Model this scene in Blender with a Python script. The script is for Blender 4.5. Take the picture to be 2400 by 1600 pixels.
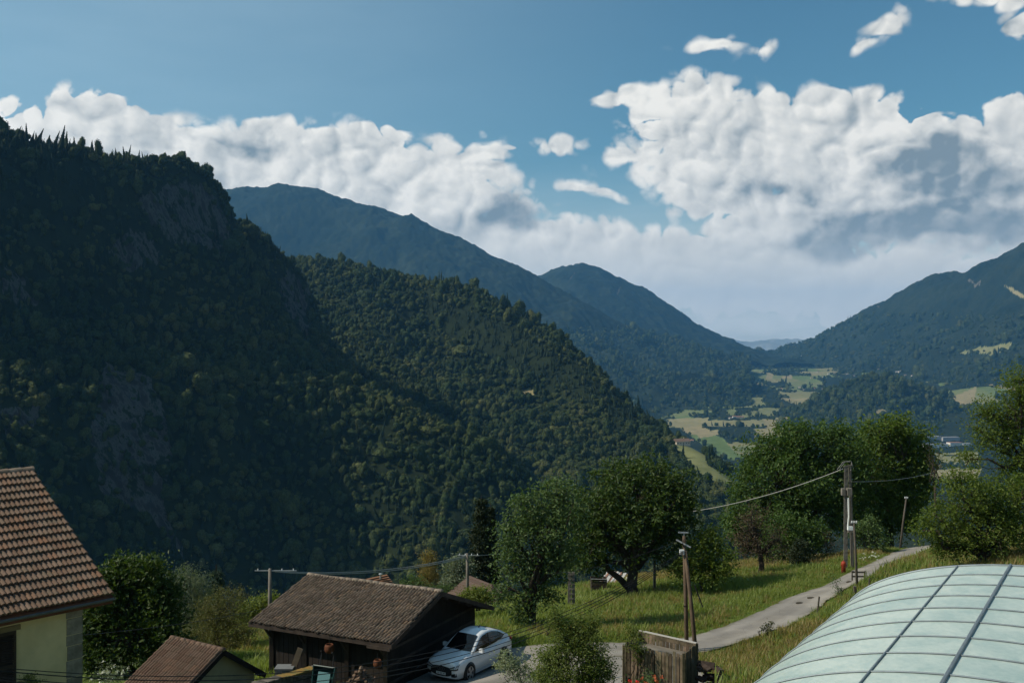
import bpy, bmesh, math, random
import numpy as np
from mathutils import Vector, Matrix, noise as mnoise

random.seed(7)
RNG = np.random.default_rng(7)
scene = bpy.context.scene
COL = scene.collection
for o in list(bpy.data.objects):
    bpy.data.objects.remove(o)

# ------------------------------------------------------------------ camera
CZ = 16.0                     # eye height above the lane
F = 2333.0                    # focal length in pixels of a 2400 px wide picture (35 mm)
cam_d = bpy.data.cameras.new('camera')
cam_d.sensor_width = 36.0
cam_d.sensor_fit = 'HORIZONTAL'
cam_d.lens = 35.0
cam_d.clip_start = 0.2
cam_d.clip_end = 100000
cam = bpy.data.objects.new('camera', cam_d)
COL.objects.link(cam)
cam.location = (0, 0, CZ)
cam.rotation_euler = (math.radians(90), 0, 0)
scene.camera = cam

# ------------------------------------------------------------------ light
SUN_AZ = math.radians(-99)    # to the left of the view axis
SUN_EL = math.radians(43)
L = Vector((math.sin(SUN_AZ) * math.cos(SUN_EL), math.cos(SUN_AZ) * math.cos(SUN_EL), math.sin(SUN_EL)))
sun_d = bpy.data.lights.new('sun', 'SUN')
sun_d.energy = 5.0
sun_d.angle = math.radians(0.53)
sun_d.color = (1.0, 0.90, 0.74)
sun = bpy.data.objects.new('sun', sun_d)
COL.objects.link(sun)
sun.rotation_euler = (-L).to_track_quat('-Z', 'Y').to_euler()
scene.view_settings.view_transform = 'Standard'
scene.view_settings.look = 'None'
scene.view_settings.exposure = 0.0
scene.view_settings.gamma = 1.0
try:
    scene.view_settings.use_curve_mapping = False
except Exception:
    pass
scene.cycles.max_bounces = 4
scene.cycles.diffuse_bounces = 1
scene.cycles.glossy_bounces = 2
scene.cycles.transmission_bounces = 3
scene.cycles.transparent_max_bounces = 6
scene.cycles.volume_bounces = 1
scene.cycles.use_denoising = True
scene.cycles.use_adaptive_sampling = True
scene.cycles.adaptive_threshold = 0.02


class NT:
    """short hand for building node trees"""
    def __init__(self, tree):
        self.t = tree
        self.n = tree.nodes
        self.l = tree.links

    def new(self, typ, **kw):
        nd = self.n.new(typ)
        for k, v in kw.items():
            setattr(nd, k, v)
        return nd

    def _in(self, sock, v):
        if v is None:
            return
        if hasattr(v, 'is_linked') or isinstance(v, bpy.types.NodeSocket):
            self.l.new(v, sock)
        else:
            if isinstance(v, (tuple, list)) and sock.type == 'RGBA' and len(v) == 3:
                v = (*v, 1.0)
            sock.default_value = v

    def math(self, op, a, b=None, c=None, clamp=False):
        nd = self.new('ShaderNodeMath', operation=op)
        nd.use_clamp = clamp
        self._in(nd.inputs[0], a)
        self._in(nd.inputs[1], b)
        self._in(nd.inputs[2], c)
        return nd.outputs[0]

    def vec(self, op, a, b=None):
        nd = self.new('ShaderNodeVectorMath', operation=op)
        self._in(nd.inputs[0], a)
        if b is not None:
            self._in(nd.inputs[3] if op == 'SCALE' else nd.inputs[1], b)
        return nd.outputs['Value'] if op in ('LENGTH', 'DOT_PRODUCT', 'DISTANCE') else nd.outputs[0]

    def comb(self, x, y, z):
        nd = self.new('ShaderNodeCombineXYZ')
        for i, v in enumerate((x, y, z)):
            self._in(nd.inputs[i], v)
        return nd.outputs[0]

    def sep(self, v):
        nd = self.new('ShaderNodeSeparateXYZ')
        self._in(nd.inputs[0], v)
        return nd.outputs

    def ramp(self, v, lo, hi, a=0.0, b=1.0, smooth=True):
        nd = self.new('ShaderNodeMapRange')
        nd.interpolation_type = 'SMOOTHSTEP' if smooth else 'LINEAR'
        self._in(nd.inputs[0], v)
        for i, x in enumerate((lo, hi, a, b)):
            self._in(nd.inputs[i + 1], x)
        return nd.outputs[0]

    def mix(self, f, a, b):
        nd = self.new('ShaderNodeMix', data_type='RGBA')
        self._in(nd.inputs[0], f)
        self._in(nd.inputs[6], a)
        self._in(nd.inputs[7], b)
        return nd.outputs[2]

    def noise(self, vec, scale, detail=4, rough=0.55, dist=0.0):
        nd = self.new('ShaderNodeTexNoise')
        self._in(nd.inputs['Vector'], vec)
        nd.inputs['Scale'].default_value = scale
        nd.inputs['Detail'].default_value = detail
        nd.inputs['Roughness'].default_value = rough
        nd.inputs['Distortion'].default_value = dist
        return nd.outputs[0]

    def voro(self, vec, scale, detail=0, rough=0.5, feature='F1'):
        nd = self.new('ShaderNodeTexVoronoi', feature=feature)
        self._in(nd.inputs['Vector'], vec)
        nd.inputs['Scale'].default_value = scale
        nd.inputs['Detail'].default_value = detail
        nd.inputs['Roughness'].default_value = rough
        return nd.outputs['Distance']


# ------------------------------------------------------------------ sky
def build_world():
    w = bpy.data.worlds.new('World')
    scene.world = w
    w.use_nodes = True
    T = NT(w.node_tree)
    T.n.clear()
    out = T.new('ShaderNodeOutputWorld')
    sky = T.new('ShaderNodeTexSky', sky_type='NISHITA')
    sky.sun_disc = False
    sky.sun_elevation = SUN_EL
    sky.sun_rotation = SUN_AZ
    sky.altitude = 800
    sky.air_density = 1.0
    sky.dust_density = 2.6
    sky.ozone_density = 1.0
    bg = T.new('ShaderNodeBackground')
    T.l.new(T.vec('MULTIPLY', sky.outputs[0], (0.60, 1.0, 1.0)), bg.inputs[0])
    bg.inputs[1].default_value = 0.092

    d = T.new('ShaderNodeTexCoord').outputs['Generated']
    x, y, z = T.sep(d)
    az = T.math('ARCTAN2', x, y)
    el = T.math('ARCSINE', z)
    # wobble the lookup so that no outline stays an ellipse
    p = T.comb(az, el, 0.0)
    wob = T.new('ShaderNodeTexNoise')
    T.l.new(d, wob.inputs['Vector'])
    wob.inputs['Scale'].default_value = 9.0
    wob.inputs['Detail'].default_value = 2.0
    wv = T.vec('SUBTRACT', wob.outputs['Color'], (0.5, 0.5, 0.5))
    p = T.vec('ADD', p, T.vec('MULTIPLY', wv, (0.11, 0.075, 0.0)))

    def blobs(items):
        acc = None
        for (px, py, rx, ry, wgt) in items:
            U = (px - 1200) / F
            a = math.atan(U)
            e = math.atan((800 - py) / F * math.cos(a))
            v = T.vec('MULTIPLY', T.vec('SUBTRACT', p, (a, e, 0)), (F / rx, F / ry, 0))
            f = T.math('MULTIPLY_ADD', T.vec('LENGTH', v), -wgt, wgt)
            if acc is None:
                acc = f
            else:
                nd = T.new('ShaderNodeMath', operation='SMOOTH_MAX')
                T._in(nd.inputs[0], acc)
                T._in(nd.inputs[1], f)
                nd.inputs[2].default_value = 0.18
                acc = nd.outputs[0]
        return acc

    # cumulus banks in view: centre and half size (picture pixels), strength
    field = blobs([
        (40, 340, 230, 120, 1.3), (225, 320, 150, 95, 1.3), (420, 370, 230, 95, 1.3), (640, 380, 250, 100, 1.3),
        (880, 390, 260, 100, 1.3), (1060, 410, 160, 90, 1.3), (330, 480, 620, 180, 1.5), (860, 500, 480, 130, 1.4), (1150, 500, 170, 50, 0.9),
        (1640, 270, 170, 105, 1.3), (1790, 300, 170, 110, 1.3), (1560, 350, 130, 40, 0.75), (1340, 338, 125, 36, 0.8),
        (1700, 390, 190, 110, 1.3), (1700, 460, 130, 50, 0.9), (2000, 275, 115, 85, 1.3), (1990, 400, 260, 140, 1.4),
        (2200, 335, 160, 80, 1.3), (2380, 290, 120, 100, 1.2), (2250, 480, 350, 120, 1.5), (1950, 500, 330, 80, 1.3),
        (1455, 228, 60, 24, 0.65), (1430, 455, 110, 20, 0.55), (1195, 355, 26, 10, 0.5),
        (2068, 60, 52, 50, 1.0), (2035, 108, 30, 26, 0.7), (1690, 98, 74, 22, 0.65), (1800, 118, 46, 20, 0.4),
        (2290, 0, 140, 30, 1.0), (2400, 45, 70, 40, 1.0),
        (1500, 600, 700, 90, 1.3), (1800, 660, 800, 90, 1.2), (2300, 620, 400, 60, 1.0), (700, 580, 800, 130, 1.6),
    ])
    shade = blobs([
        (2180, 380, 150, 90, 1.1), (2260, 440, 200, 70, 1.0), (2230, 525, 340, 60, 1.5), (2020, 555, 230, 36, 1.2), (1800, 440, 140, 60, 0.7),
        (1190, 530, 150, 30, 0.8), (1000, 520, 260, 50, 0.5), (560, 372, 130, 24, 0.40), (2350, 50, 110, 40, 0.5),
    ])
    # elsewhere in the sky: the same kind of broken cumulus, by a slow noise
    far = T.noise(T.vec('MULTIPLY', d, (1, 1, 2.2)), 3.1, 3, 0.5)
    band = T.math('MULTIPLY', T.ramp(el, 0.50, 0.16, 0, 1), 1.0)
    outside = T.ramp(T.math('ABSOLUTE', az), 0.50, 0.75, 0, 1)
    gen = T.math('MULTIPLY_ADD', far, 3.0, -1.35)
    gen = T.math('SUBTRACT', T.math('MULTIPLY', gen, outside), T.math('MULTIPLY_ADD', T.math('MULTIPLY', band, outside), -1.0, 1.0))
    field = T.math('MAXIMUM', field, gen)

    q = T.vec('ADD', T.vec('MULTIPLY', d, (1.0, 1.0, 1.15)), T.vec('SCALE', wv, 0.02))
    off = Vector((-0.70, 0.0, 0.70)) * 0.016

    def billow(v, sc, det, rough):
        nd = T.new('ShaderNodeTexNoise', noise_type='RIDGED_MULTIFRACTAL')
        nd.normalize = True
        T._in(nd.inputs['Vector'], v)
        nd.inputs['Scale'].default_value = sc
        nd.inputs['Detail'].default_value = det
        nd.inputs['Roughness'].default_value = rough
        nd.inputs['Offset'].default_value = 1.0
        nd.inputs['Gain'].default_value = 1.0
        return T.math('SUBTRACT', 1.0, nd.outputs[0])

    def puff(v, det):
        return T.math('ADD', T.math('MULTIPLY', T.noise(v, 14.0, det, 0.55), 0.66), T.math('MULTIPLY', billow(v, 36.0, det - 4, 0.5), 0.34))
    na = T.math('ADD', puff(q, 7), T.math('MULTIPLY', T.math('SUBTRACT', T.noise(q, 70.0, 3, 0.6), 0.5), 0.14))
    fa = billow(q, 30.0, 2, 0.5)
    fb = billow(T.vec('ADD', q, tuple(off * 0.45)), 30.0, 2, 0.5)
    ra = T.noise(q, 11.0, 5, 0.55)
    rb = T.noise(T.vec('ADD', q, tuple(off)), 11.0, 5, 0.55)
    dens_raw = T.math('MULTIPLY_ADD', T.math('SUBTRACT', na, 0.46), 1.55, T.math('ADD', T.math('MULTIPLY_ADD', T.math('MAXIMUM', field, 0.0), 0.5, field), 0.10))
    soft = T.ramp(T.noise(d, 5.0, 2, 0.5), 0.42, 0.62, 0.16, 0.60)
    soft = T.math('ADD', soft, T.ramp(el, 0.20, 0.30, 0.0, 0.45))
    dens = T.ramp(dens_raw, 0.0, soft)
    # thin veil clouds low above the far ridges
    veil_n = T.noise(T.vec('MULTIPLY', d, (1, 1, 4.5)), 7.0, 5, 0.6)
    veil = T.math('MULTIPLY', T.ramp(el, 0.21, 0.0, 0, 1), T.ramp(veil_n, 0.36, 0.66, 0.70, 1.0))
    haze_l = T.math('MULTIPLY', T.ramp(T.math('ADD', az, T.math('MULTIPLY', el, -0.5)), 0.12, -0.55, 0, 0.30), T.ramp(veil_n, 0.3, 0.7, 0.85, 1.0))
    veil = T.math('MAXIMUM', veil, haze_l)
    # light and shade of the clouds
    rel = T.math('MULTIPLY', T.math('SUBTRACT', ra, rb), 2.1)
    rel = T.math('MULTIPLY_ADD', T.math('SUBTRACT', na, 0.46), 0.35, rel)
    rel = T.math('MULTIPLY_ADD', T.math('SUBTRACT', fa, fb), 0.30, rel)
    rel = T.math('MULTIPLY', rel, T.ramp(el, 0.04, 0.17, 0.25, 1.0))
    thick = T.ramp(dens_raw, 0.10, 1.2)
    shade_f = T.ramp(T.math('MULTIPLY_ADD', T.math('SUBTRACT', ra, 0.5), -2.2, shade), -0.05, 0.80)
    lit = T.math('ADD', T.math('MULTIPLY_ADD', thick, -0.14, 0.89), rel)
    lit = T.math('MULTIPLY_ADD', shade_f, -0.60, lit)
    lit = T.math('MINIMUM', T.math('MAXIMUM', lit, 0.08), 1.0)
    ccol = T.mix(lit, (0.15, 0.215, 0.26), (0.90, 0.88, 0.82))
    ccol = T.mix(T.ramp(el, 0.02, 0.13, 0.55, 0.0), ccol, (0.80, 0.78, 0.70))
    cb = T.new('ShaderNodeBackground')
    T.l.new(ccol, cb.inputs[0])
    cb.inputs[1].default_value = 1.08
    vb = T.new('ShaderNodeBackground')
    T.l.new(T.mix(T.ramp(el, 0.05, 0.24), (0.74, 0.74, 0.68), (0.50, 0.66, 0.73)), vb.inputs[0])
    vb.inputs[1].default_value = 1.15
    m1 = T.new('ShaderNodeMixShader')
    T.l.new(veil, m1.inputs[0])
    T.l.new(bg.outputs[0], m1.inputs[1])
    T.l.new(vb.outputs[0], m1.inputs[2])
    m2 = T.new('ShaderNodeMixShader')
    T.l.new(dens, m2.inputs[0])
    T.l.new(m1.outputs[0], m2.inputs[1])
    T.l.new(cb.outputs[0], m2.inputs[2])
    T.l.new(m2.outputs[0], out.inputs[0])
    try:
        w.cycles.sampling_method = 'NONE'
        w.cycles.sample_map_resolution = 512
    except Exception:
        pass


build_world()


# ------------------------------------------------------------------ helpers
def A(px, py, d):
    """world point seen at a picture position, d metres in front of the eye"""
    return Vector(((px - 1200) / F * d, d, CZ - (py - 800) / F * d))


def tag(o, label=None, cat=None, group=None, kind=None):
    if label:
        o['label'] = label
    if cat:
        o['category'] = cat
    if group:
        o['group'] = group
    if kind:
        o['kind'] = kind
    return o


def empty(name, loc=(0, 0, 0), rz=0.0):
    o = bpy.data.objects.new(name, None)
    o.empty_display_size = 0.3
    COL.objects.link(o)
    o.location = loc
    o.rotation_euler = (0, 0, rz)
    return o


def link(name, me, parent=None, mat=None):
    o = bpy.data.objects.new(name, me)
    COL.objects.link(o)
    if parent is not None:
        o.parent = parent
    if mat is not None and not me.materials:
        me.materials.append(mat)
    return o


def np_mesh(name, V, faces, smooth=True):
    """V (n,3) array, faces (m,k) int array"""
    me = bpy.data.meshes.new(name)
    V = np.asarray(V, dtype=np.float32)
    faces = np.asarray(faces, dtype=np.int32)
    m, k = faces.shape
    me.vertices.add(len(V))
    me.vertices.foreach_set('co', V.ravel())
    me.loops.add(m * k)
    me.loops.foreach_set('vertex_index', faces.ravel())
    me.polygons.add(m)
    me.polygons.foreach_set('loop_start', np.arange(0, m * k, k, dtype=np.int32))
    me.polygons.foreach_set('use_smooth', np.full(m, smooth, dtype=bool))
    me.update(calc_edges=True)
    return me


def attr(me, name, vals):
    a = me.attributes.new(name, 'FLOAT', 'POINT')
    a.data.foreach_set('value', np.asarray(vals, dtype=np.float32).ravel())


class MB:
    """collects shapes into one mesh"""
    def __init__(self):
        self.v = []
        self.f = []

    def add(self, vs, fs):
        n = len(self.v)
        self.v += [tuple(p) for p in vs]
        self.f += [tuple(n + i for i in f) for f in fs]
        return self

    def box(self, c, s, R=None):
        cx, cy, cz = c
        hx, hy, hz = s[0] / 2, s[1] / 2, s[2] / 2
        vs = [Vector((sx * hx, sy * hy, sz * hz)) for sz in (-1, 1) for sy in (-1, 1) for sx in (-1, 1)]
        if R is not None:
            vs = [R @ p for p in vs]
        vs = [p + Vector(c) for p in vs]
        return self.add(vs, [(0, 2, 3, 1), (4, 5, 7, 6), (0, 1, 5, 4), (2, 6, 7, 3), (0, 4, 6, 2), (1, 3, 7, 5)])

    def bar(self, a, b, w, h, up=(0, 0, 1)):
        """box from a to b, w wide and h tall"""
        a, b = Vector(a), Vector(b)
        t = (b - a).normalized()
        s = t.cross(Vector(up))
        if s.length < 1e-4:
            s = t.cross(Vector((1, 0, 0)))
        s.normalize()
        u = s.cross(t)
        vs = []
        for p in (a, b):
            for (i, j) in ((-1, -1), (1, -1), (1, 1), (-1, 1)):
                vs.append(p + s * (i * w / 2) + u * (j * h / 2))
        return self.add(vs, [(3, 2, 1, 0), (4, 5, 6, 7), (0, 1, 5, 4), (1, 2, 6, 5), (2, 3, 7, 6), (3, 0, 4, 7)])

    def tube(self, pts, rad, n=6, caps=True):
        pts = [Vector(p) for p in pts]
        rad = rad if hasattr(rad, '__len__') else [rad] * len(pts)
        base = len(self.v)
        prev = None
        for i, p in enumerate(pts):
            t = (pts[min(i + 1, len(pts) - 1)] - pts[max(i - 1, 0)]).normalized()
            s = t.cross(Vector((0.31, 0.17, 0.93))) if prev is None else prev - t * prev.dot(t)
            if s.length < 1e-5:
                s = t.cross(Vector((1, 0, 0)))
            s.normalize()
            prev = s
            u = t.cross(s)
            for k in range(n):
                a = 2 * math.pi * k / n
                self.v.append(tuple(p + (s * math.cos(a) + u * math.sin(a)) * rad[i]))
        for i in range(len(pts) - 1):
            for k in range(n):
                q = base + i * n
                self.f.append((q + k, q + (k + 1) % n, q + n + (k + 1) % n, q + n + k))
        if caps:
            self.f.append(tuple(base + k for k in range(n))[::-1])
            q = base + (len(pts) - 1) * n
            self.f.append(tuple(q + k for k in range(n)))
        return self

    def prism(self, poly, a, b, frame):
        """poly of (x,y) swept from offset a to b; frame(x,y,t) -> point"""
        n = len(poly)
        vs = [frame(x, y, a) for x, y in poly] + [frame(x, y, b) for x, y in poly]
        fs = [tuple(range(n))[::-1], tuple(range(n, 2 * n))]
        fs += [(i, (i + 1) % n, n + (i + 1) % n, n + i) for i in range(n)]
        return self.add(vs, fs)

    def mesh(self, name, smooth=False):
        me = bpy.data.meshes.new(name)
        me.from_pydata(self.v, [], self.f)
        bm = bmesh.new()
        bm.from_mesh(me)
        bmesh.ops.recalc_face_normals(bm, faces=bm.faces)
        bm.to_mesh(me)
        bm.free()
        if smooth:
            me.polygons.foreach_set('use_smooth', [True] * len(me.polygons))
        me.update()
        return me

    def build(self, name, mat, parent=None, smooth=False):
        return link(name, self.mesh(name, smooth), parent, mat)


def vnoise(x, y, seed=0):
    """smooth value noise on arrays, -1..1"""
    xi = np.floor(x).astype(np.int64)
    yi = np.floor(y).astype(np.int64)
    fx, fy = x - xi, y - yi
    fx = fx * fx * fx * (fx * (fx * 6 - 15) + 10)
    fy = fy * fy * fy * (fy * (fy * 6 - 15) + 10)

    def h(i, j):
        n = (i * 374761393 + j * 668265263 + seed * 974711) & 0x7fffffff
        n = ((n ^ (n >> 13)) * 1274126177) & 0x7fffffff
        n = n ^ (n >> 16)
        return (n & 0xffff) / 32767.5 - 1.0
    a = h(xi, yi) * (1 - fx) + h(xi + 1, yi) * fx
    b = h(xi, yi + 1) * (1 - fx) + h(xi + 1, yi + 1) * fx
    return a * (1 - fy) + b * fy


def fbm(x, y, octv=4, seed=0, gain=0.5):
    s, a, t = 0.0, 1.0, 0.0
    for k in range(octv):
        s = s + a * vnoise(x * 2 ** k + 17.3 * k, y * 2 ** k - 9.1 * k, seed + k)
        t += a
        a *= gain
    return s / t


class TPS:
    """thin plate surface through given points"""
    def __init__(self, pts, smooth=0.0):
        P = np.array([[p[0], p[1]] for p in pts], float)
        z = np.array([p[2] for p in pts], float)
        self.c = P.mean(0)
        self.s = P.std() + 1e-9
        self.P = (P - self.c) / self.s
        n = len(P)
        K = self._k(self.P, self.P) + np.eye(n) * smooth
        Q = np.hstack([np.ones((n, 1)), self.P])
        M = np.zeros((n + 3, n + 3))
        M[:n, :n] = K
        M[:n, n:] = Q
        M[n:, :n] = Q.T
        self.w = np.linalg.lstsq(M, np.concatenate([z, np.zeros(3)]), rcond=None)[0]

    @staticmethod
    def _k(a, b):
        r2 = ((a[:, None, :] - b[None, :, :]) ** 2).sum(-1)
        return 0.5 * r2 * np.log(r2 + 1e-12)

    def __call__(self, x, y):
        sh = np.shape(x)
        p = (np.stack([np.ravel(x), np.ravel(y)], 1) - self.c) / self.s
        out = np.empty(len(p))
        for i in range(0, len(p), 20000):
            q = p[i:i + 20000]
            out[i:i + 20000] = self._k(q, self.P) @ self.w[:-3] + self.w[-3] + q @ self.w[-2:]
        return out.reshape(sh)


def in_poly(px, py, poly):
    inside = np.zeros(np.shape(px), bool)
    n = len(poly)
    for i in range(n):
        x0, y0 = poly[i]
        x1, y1 = poly[(i + 1) % n]
        c = ((y0 > py) != (y1 > py)) & (px < (x1 - x0) * (py - y0) / (y1 - y0 + 1e-9) + x0)
        inside ^= c
    return inside


# ------------------------------------------------------------------ materials
MATS = {}


def mat(name, col, rough=0.8, metal=0.0, var=0.0, vscale=3.0, bump=0.0, bscale=20.0, col2=None, trans=0.0, spec=0.3,
        objvar=0.0, coord='Object'):
    """plain procedural surface: colour broken up by noise, fine relief, per object tint"""
    if name in MATS:
        return MATS[name]
    m = bpy.data.materials.new(name)
    m.use_nodes = True
    T = NT(m.node_tree)
    b = T.n['Principled BSDF']
    tc = T.new('ShaderNodeTexCoord').outputs[coord]
    c = (*col, 1)
    src = None
    if var or col2:
        nz = T.noise(tc, vscale, 5, 0.6)
        f = T.ramp(nz, 0.32, 0.68)
        c2 = col2 if col2 else tuple(x * (1 - var) for x in col)
        src = T.mix(f, c, (*c2, 1))
    if objvar:
        oi = T.new('ShaderNodeObjectInfo')
        hs = T.new('ShaderNodeHueSaturation')
        T._in(hs.inputs['Value'], T.ramp(oi.outputs['Random'], 0, 1, 1 - objvar, 1 + objvar, False))
        T._in(hs.inputs['Hue'], T.ramp(T.math('FRACT', T.math('MULTIPLY', oi.outputs['Random'], 7.13)), 0, 1, 0.5 - objvar * 0.05, 0.5 + objvar * 0.05, False))
        T._in(hs.inputs['Color'], src if src else c)
        src = hs.outputs[0]
    T._in(b.inputs['Base Color'], src if src else c)
    b.inputs['Roughness'].default_value = rough
    b.inputs['Metallic'].default_value = metal
    b.inputs['Specular IOR Level'].default_value = spec
    if bump:
        bn = T.new('ShaderNodeBump')
        bn.inputs['Strength'].default_value = bump
        bn.inputs['Distance'].default_value = 0.02
        T._in(bn.inputs['Height'], T.noise(tc, bscale, 4, 0.6))
        T.l.new(bn.outputs[0], b.inputs['Normal'])
    MATS[name] = m
    return m


def leaf_mat(name, col, col2, tr=0.35, var=0.35):
    """foliage: each leaf its own tint, light passes through"""
    if name in MATS:
        return MATS[name]
    m = bpy.data.materials.new(name)
    m.use_nodes = True
    T = NT(m.node_tree)
    T.n.clear()
    out = T.new('ShaderNodeOutputMaterial')
    g = T.new('ShaderNodeNewGeometry')
    rnd = g.outputs['Random Per Island']
    tc = T.new('ShaderNodeTexCoord').outputs['Object']
    nz = T.noise(tc, 0.7, 3, 0.6)
    f = T.ramp(T.math('ADD', T.math('MULTIPLY', rnd, 0.6), T.math('MULTIPLY', nz, 0.6)), 0.3, 0.9)
    c = T.mix(f, col, col2)
    d = T.new('ShaderNodeBsdfPrincipled')
    T._in(d.inputs['Base Color'], c)
    d.inputs['Roughness'].default_value = 0.55
    d.inputs['Specular IOR Level'].default_value = 0.25
    t = T.new('ShaderNodeBsdfTranslucent')
    T._in(t.inputs[0], T.vec('MULTIPLY', c, (1.3, 1.35, 0.55)))
    mx = T.new('ShaderNodeMixShader')
    mx.inputs[0].default_value = tr
    T.l.new(d.outputs[0], mx.inputs[1])
    T.l.new(t.outputs[0], mx.inputs[2])
    T.l.new(mx.outputs[0], out.inputs[0])
    MATS[name] = m
    return m


# ------------------------------------------------------------------ far land: hills, valley, haze
def W(px, z, d):
    return Vector(((px - 1200) / F * d, d, z))


def forest_floor(name, green, green2, rockc, rock_attr=True, nscale=0.012, field=True, relief=0.0):
    m = bpy.data.materials.new(name)
    m.use_nodes = True
    T = NT(m.node_tree)
    b = T.n['Principled BSDF']
    b.inputs['Roughness'].default_value = 0.95
    b.inputs['Specular IOR Level'].default_value = 0.05
    tc = T.new('ShaderNodeTexCoord').outputs['Object']
    n = T.noise(tc, nscale, 6, 0.65)
    n2 = T.noise(tc, nscale * 9, 4, 0.7)
    c = T.mix(T.ramp(T.math('ADD', T.math('MULTIPLY', n, 0.6), T.math('MULTIPLY', n2, 0.4)), 0.38, 0.64), green, green2)
    # rock faces streaked downwards
    ra = T.new('ShaderNodeAttribute', attribute_name='rock').outputs['Fac']
    rn = T.noise(T.vec('MULTIPLY', tc, (1, 1, 0.20)), 0.085, 7, 0.72)
    rc = T.mix(T.ramp(rn, 0.42, 0.58), rockc, tuple(x * 0.25 for x in rockc))
    c = T.mix(T.ramp(T.math('ADD', ra, T.math('MULTIPLY', T.math('SUBTRACT', rn, 0.5), 2.6)), 0.40, 0.66), c, rc)
    # meadows
    fa = T.new('ShaderNodeAttribute', attribute_name='field').outputs['Fac']
    fh = T.new('ShaderNodeAttribute', attribute_name='field_hue').outputs['Fac']
    fc = T.mix(fh, (0.105, 0.145, 0.052), (0.27, 0.215, 0.125))
    fn = T.noise(tc, 0.03, 5, 0.7)
    fc = T.mix(T.ramp(fn, 0.35, 0.7), fc, T.vec('MULTIPLY', fc, (0.72, 0.78, 0.7)))
    c = T.mix(T.ramp(fa, 0.4, 0.6), c, fc)
    T._in(b.inputs['Base Color'], c)
    return m


def dense(line, k=2):
    # in-between points of a polyline
    out = []
    for a, b in zip(line[:-1], line[1:]):
        for i in range(1, k + 1):
            out.append(a.lerp(b, i / (k + 1)))
    return out


def massif(name, ctrl, p0, p1, d0, d1, nx, ny, m, noise_amp=0.0, noise_len=100.0, rocks=(), fields=(), smooth=0.0, canopy=0.0,
           canopy_len=12.0, seed=1, keep=(), rough=0.0, patch=None):
    """a sheet of terrain through control points, with relief of its own; kept as real height over the map"""
    if len(keep):
        ctrl = list(ctrl) + dense(keep, 1)
    tp = TPS(ctrl, smooth)
    px = np.linspace(p0, p1, nx)
    dd = np.geomspace(d0, d1, ny)
    PX, Y = np.meshgrid(px, dd)
    X = (PX - 1200) / F * Y
    Z = tp(X, Y)
    if noise_amp:
        wgt = np.ones_like(Z)
        if len(keep):
            K = np.array([[k[0], k[1]] for k in keep])
            dist = np.full(Z.shape, 1e9)
            for i in range(len(K) - 1):
                a, b = K[i], K[i + 1]
                ab = b - a
                t = np.clip(((X - a[0]) * ab[0] + (Y - a[1]) * ab[1]) / (ab @ ab), 0, 1)
                dist = np.minimum(dist, np.hypot(X - a[0] - t * ab[0], Y - a[1] - t * ab[1]))
            wgt = np.clip(dist / (noise_len * 0.5), 0.06, 1)
        r = 1 - 2 * np.abs(fbm(X / noise_len, Y / noise_len, 5, seed))
        Z = Z + noise_amp * wgt * (r * 0.6 + 0.6 * fbm(X / noise_len * 1.7, Y / noise_len * 1.7, 4, seed + 9))
    if rough:
        Z = Z + rough * (0.7 * fbm(X / (rough * 4), Y / (rough * 4), 4, seed + 41, 0.62) + 0.5 * (0.4 - np.abs(fbm(X / (rough * 11), Y / (rough * 11), 3, seed + 43))))
    PYs = 800 - (Z - CZ) / Y * F
    rock = np.zeros_like(Z)
    for poly in rocks:
        jx = PX + 14 * fbm(PX / 22, PYs / 22, 3, 3)
        jy = PYs + 16 * fbm(PX / 16, PYs / 30, 3, 4)
        rock = np.maximum(rock, in_poly(jx, jy, poly).astype(float) * 0.60)
    fld = np.zeros_like(Z)
    hue = np.zeros_like(Z)
    for poly, h in fields:
        jx = PX + 3 * fbm(PX / 20, PYs / 10, 2, 5)
        jy = PYs + 1.6 * fbm(PX / 16, PYs / 10, 2, 6)
        k = in_poly(jx, jy, poly)
        fld[k] = 1
        hue[k] = h
    if len(rocks):
        Z = Z + 7.0 * (rock > 0.4) * fbm(X / 26 + Z / 60, Y / 26, 4, seed + 31, 0.65)
    if patch:
        cx = np.floor(X / 160 + 0.35 * fbm(X / 300, Y / 300, 2, 81))
        cy = np.floor(Y / 260 + 0.35 * fbm(X / 300, Y / 300, 2, 82))
        rnd = np.abs(np.sin(cx * 12.9898 + cy * 78.233) * 43758.5453) % 1.0
        edge = np.minimum(np.abs((X / 230) % 1 - 0.5), 0.5)
        k = in_poly(PX, PYs, patch) & (rnd < 0.52) & (fld < 0.5)
        fld[k] = 1
        hue[k] = ((rnd * 7.7) % 1.0)[k]
    Zs = Z.copy()
    if canopy:
        c = fbm(X / canopy_len, Y / canopy_len, 2, seed + 21, 0.6)
        c2 = fbm(X / canopy_len / 3.1, Y / canopy_len / 3.1, 2, seed + 22, 0.7)
        Zs = Z + (canopy * c + canopy * 0.6 * c2 + canopy * 0.6) * (fld < 0.5) * (rock < 0.4)
    idx = np.arange(nx * ny).reshape(ny, nx)
    fc = np.stack([idx[:-1, :-1], idx[:-1, 1:], idx[1:, 1:], idx[1:, :-1]], -1).reshape(-1, 4)
    me = np_mesh(name, np.stack([X, Y, Zs], -1).reshape(-1, 3), fc)
    attr(me, 'rock', rock)
    attr(me, 'field', fld)
    attr(me, 'field_hue', hue)
    o = link(name, me, None, m)
    tag(o, kind='structure')
    return dict(o=o, X=X, Y=Y, Z=Z, PX=PX, PY=PYs, rock=rock, field=fld, tp=tp)


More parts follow.
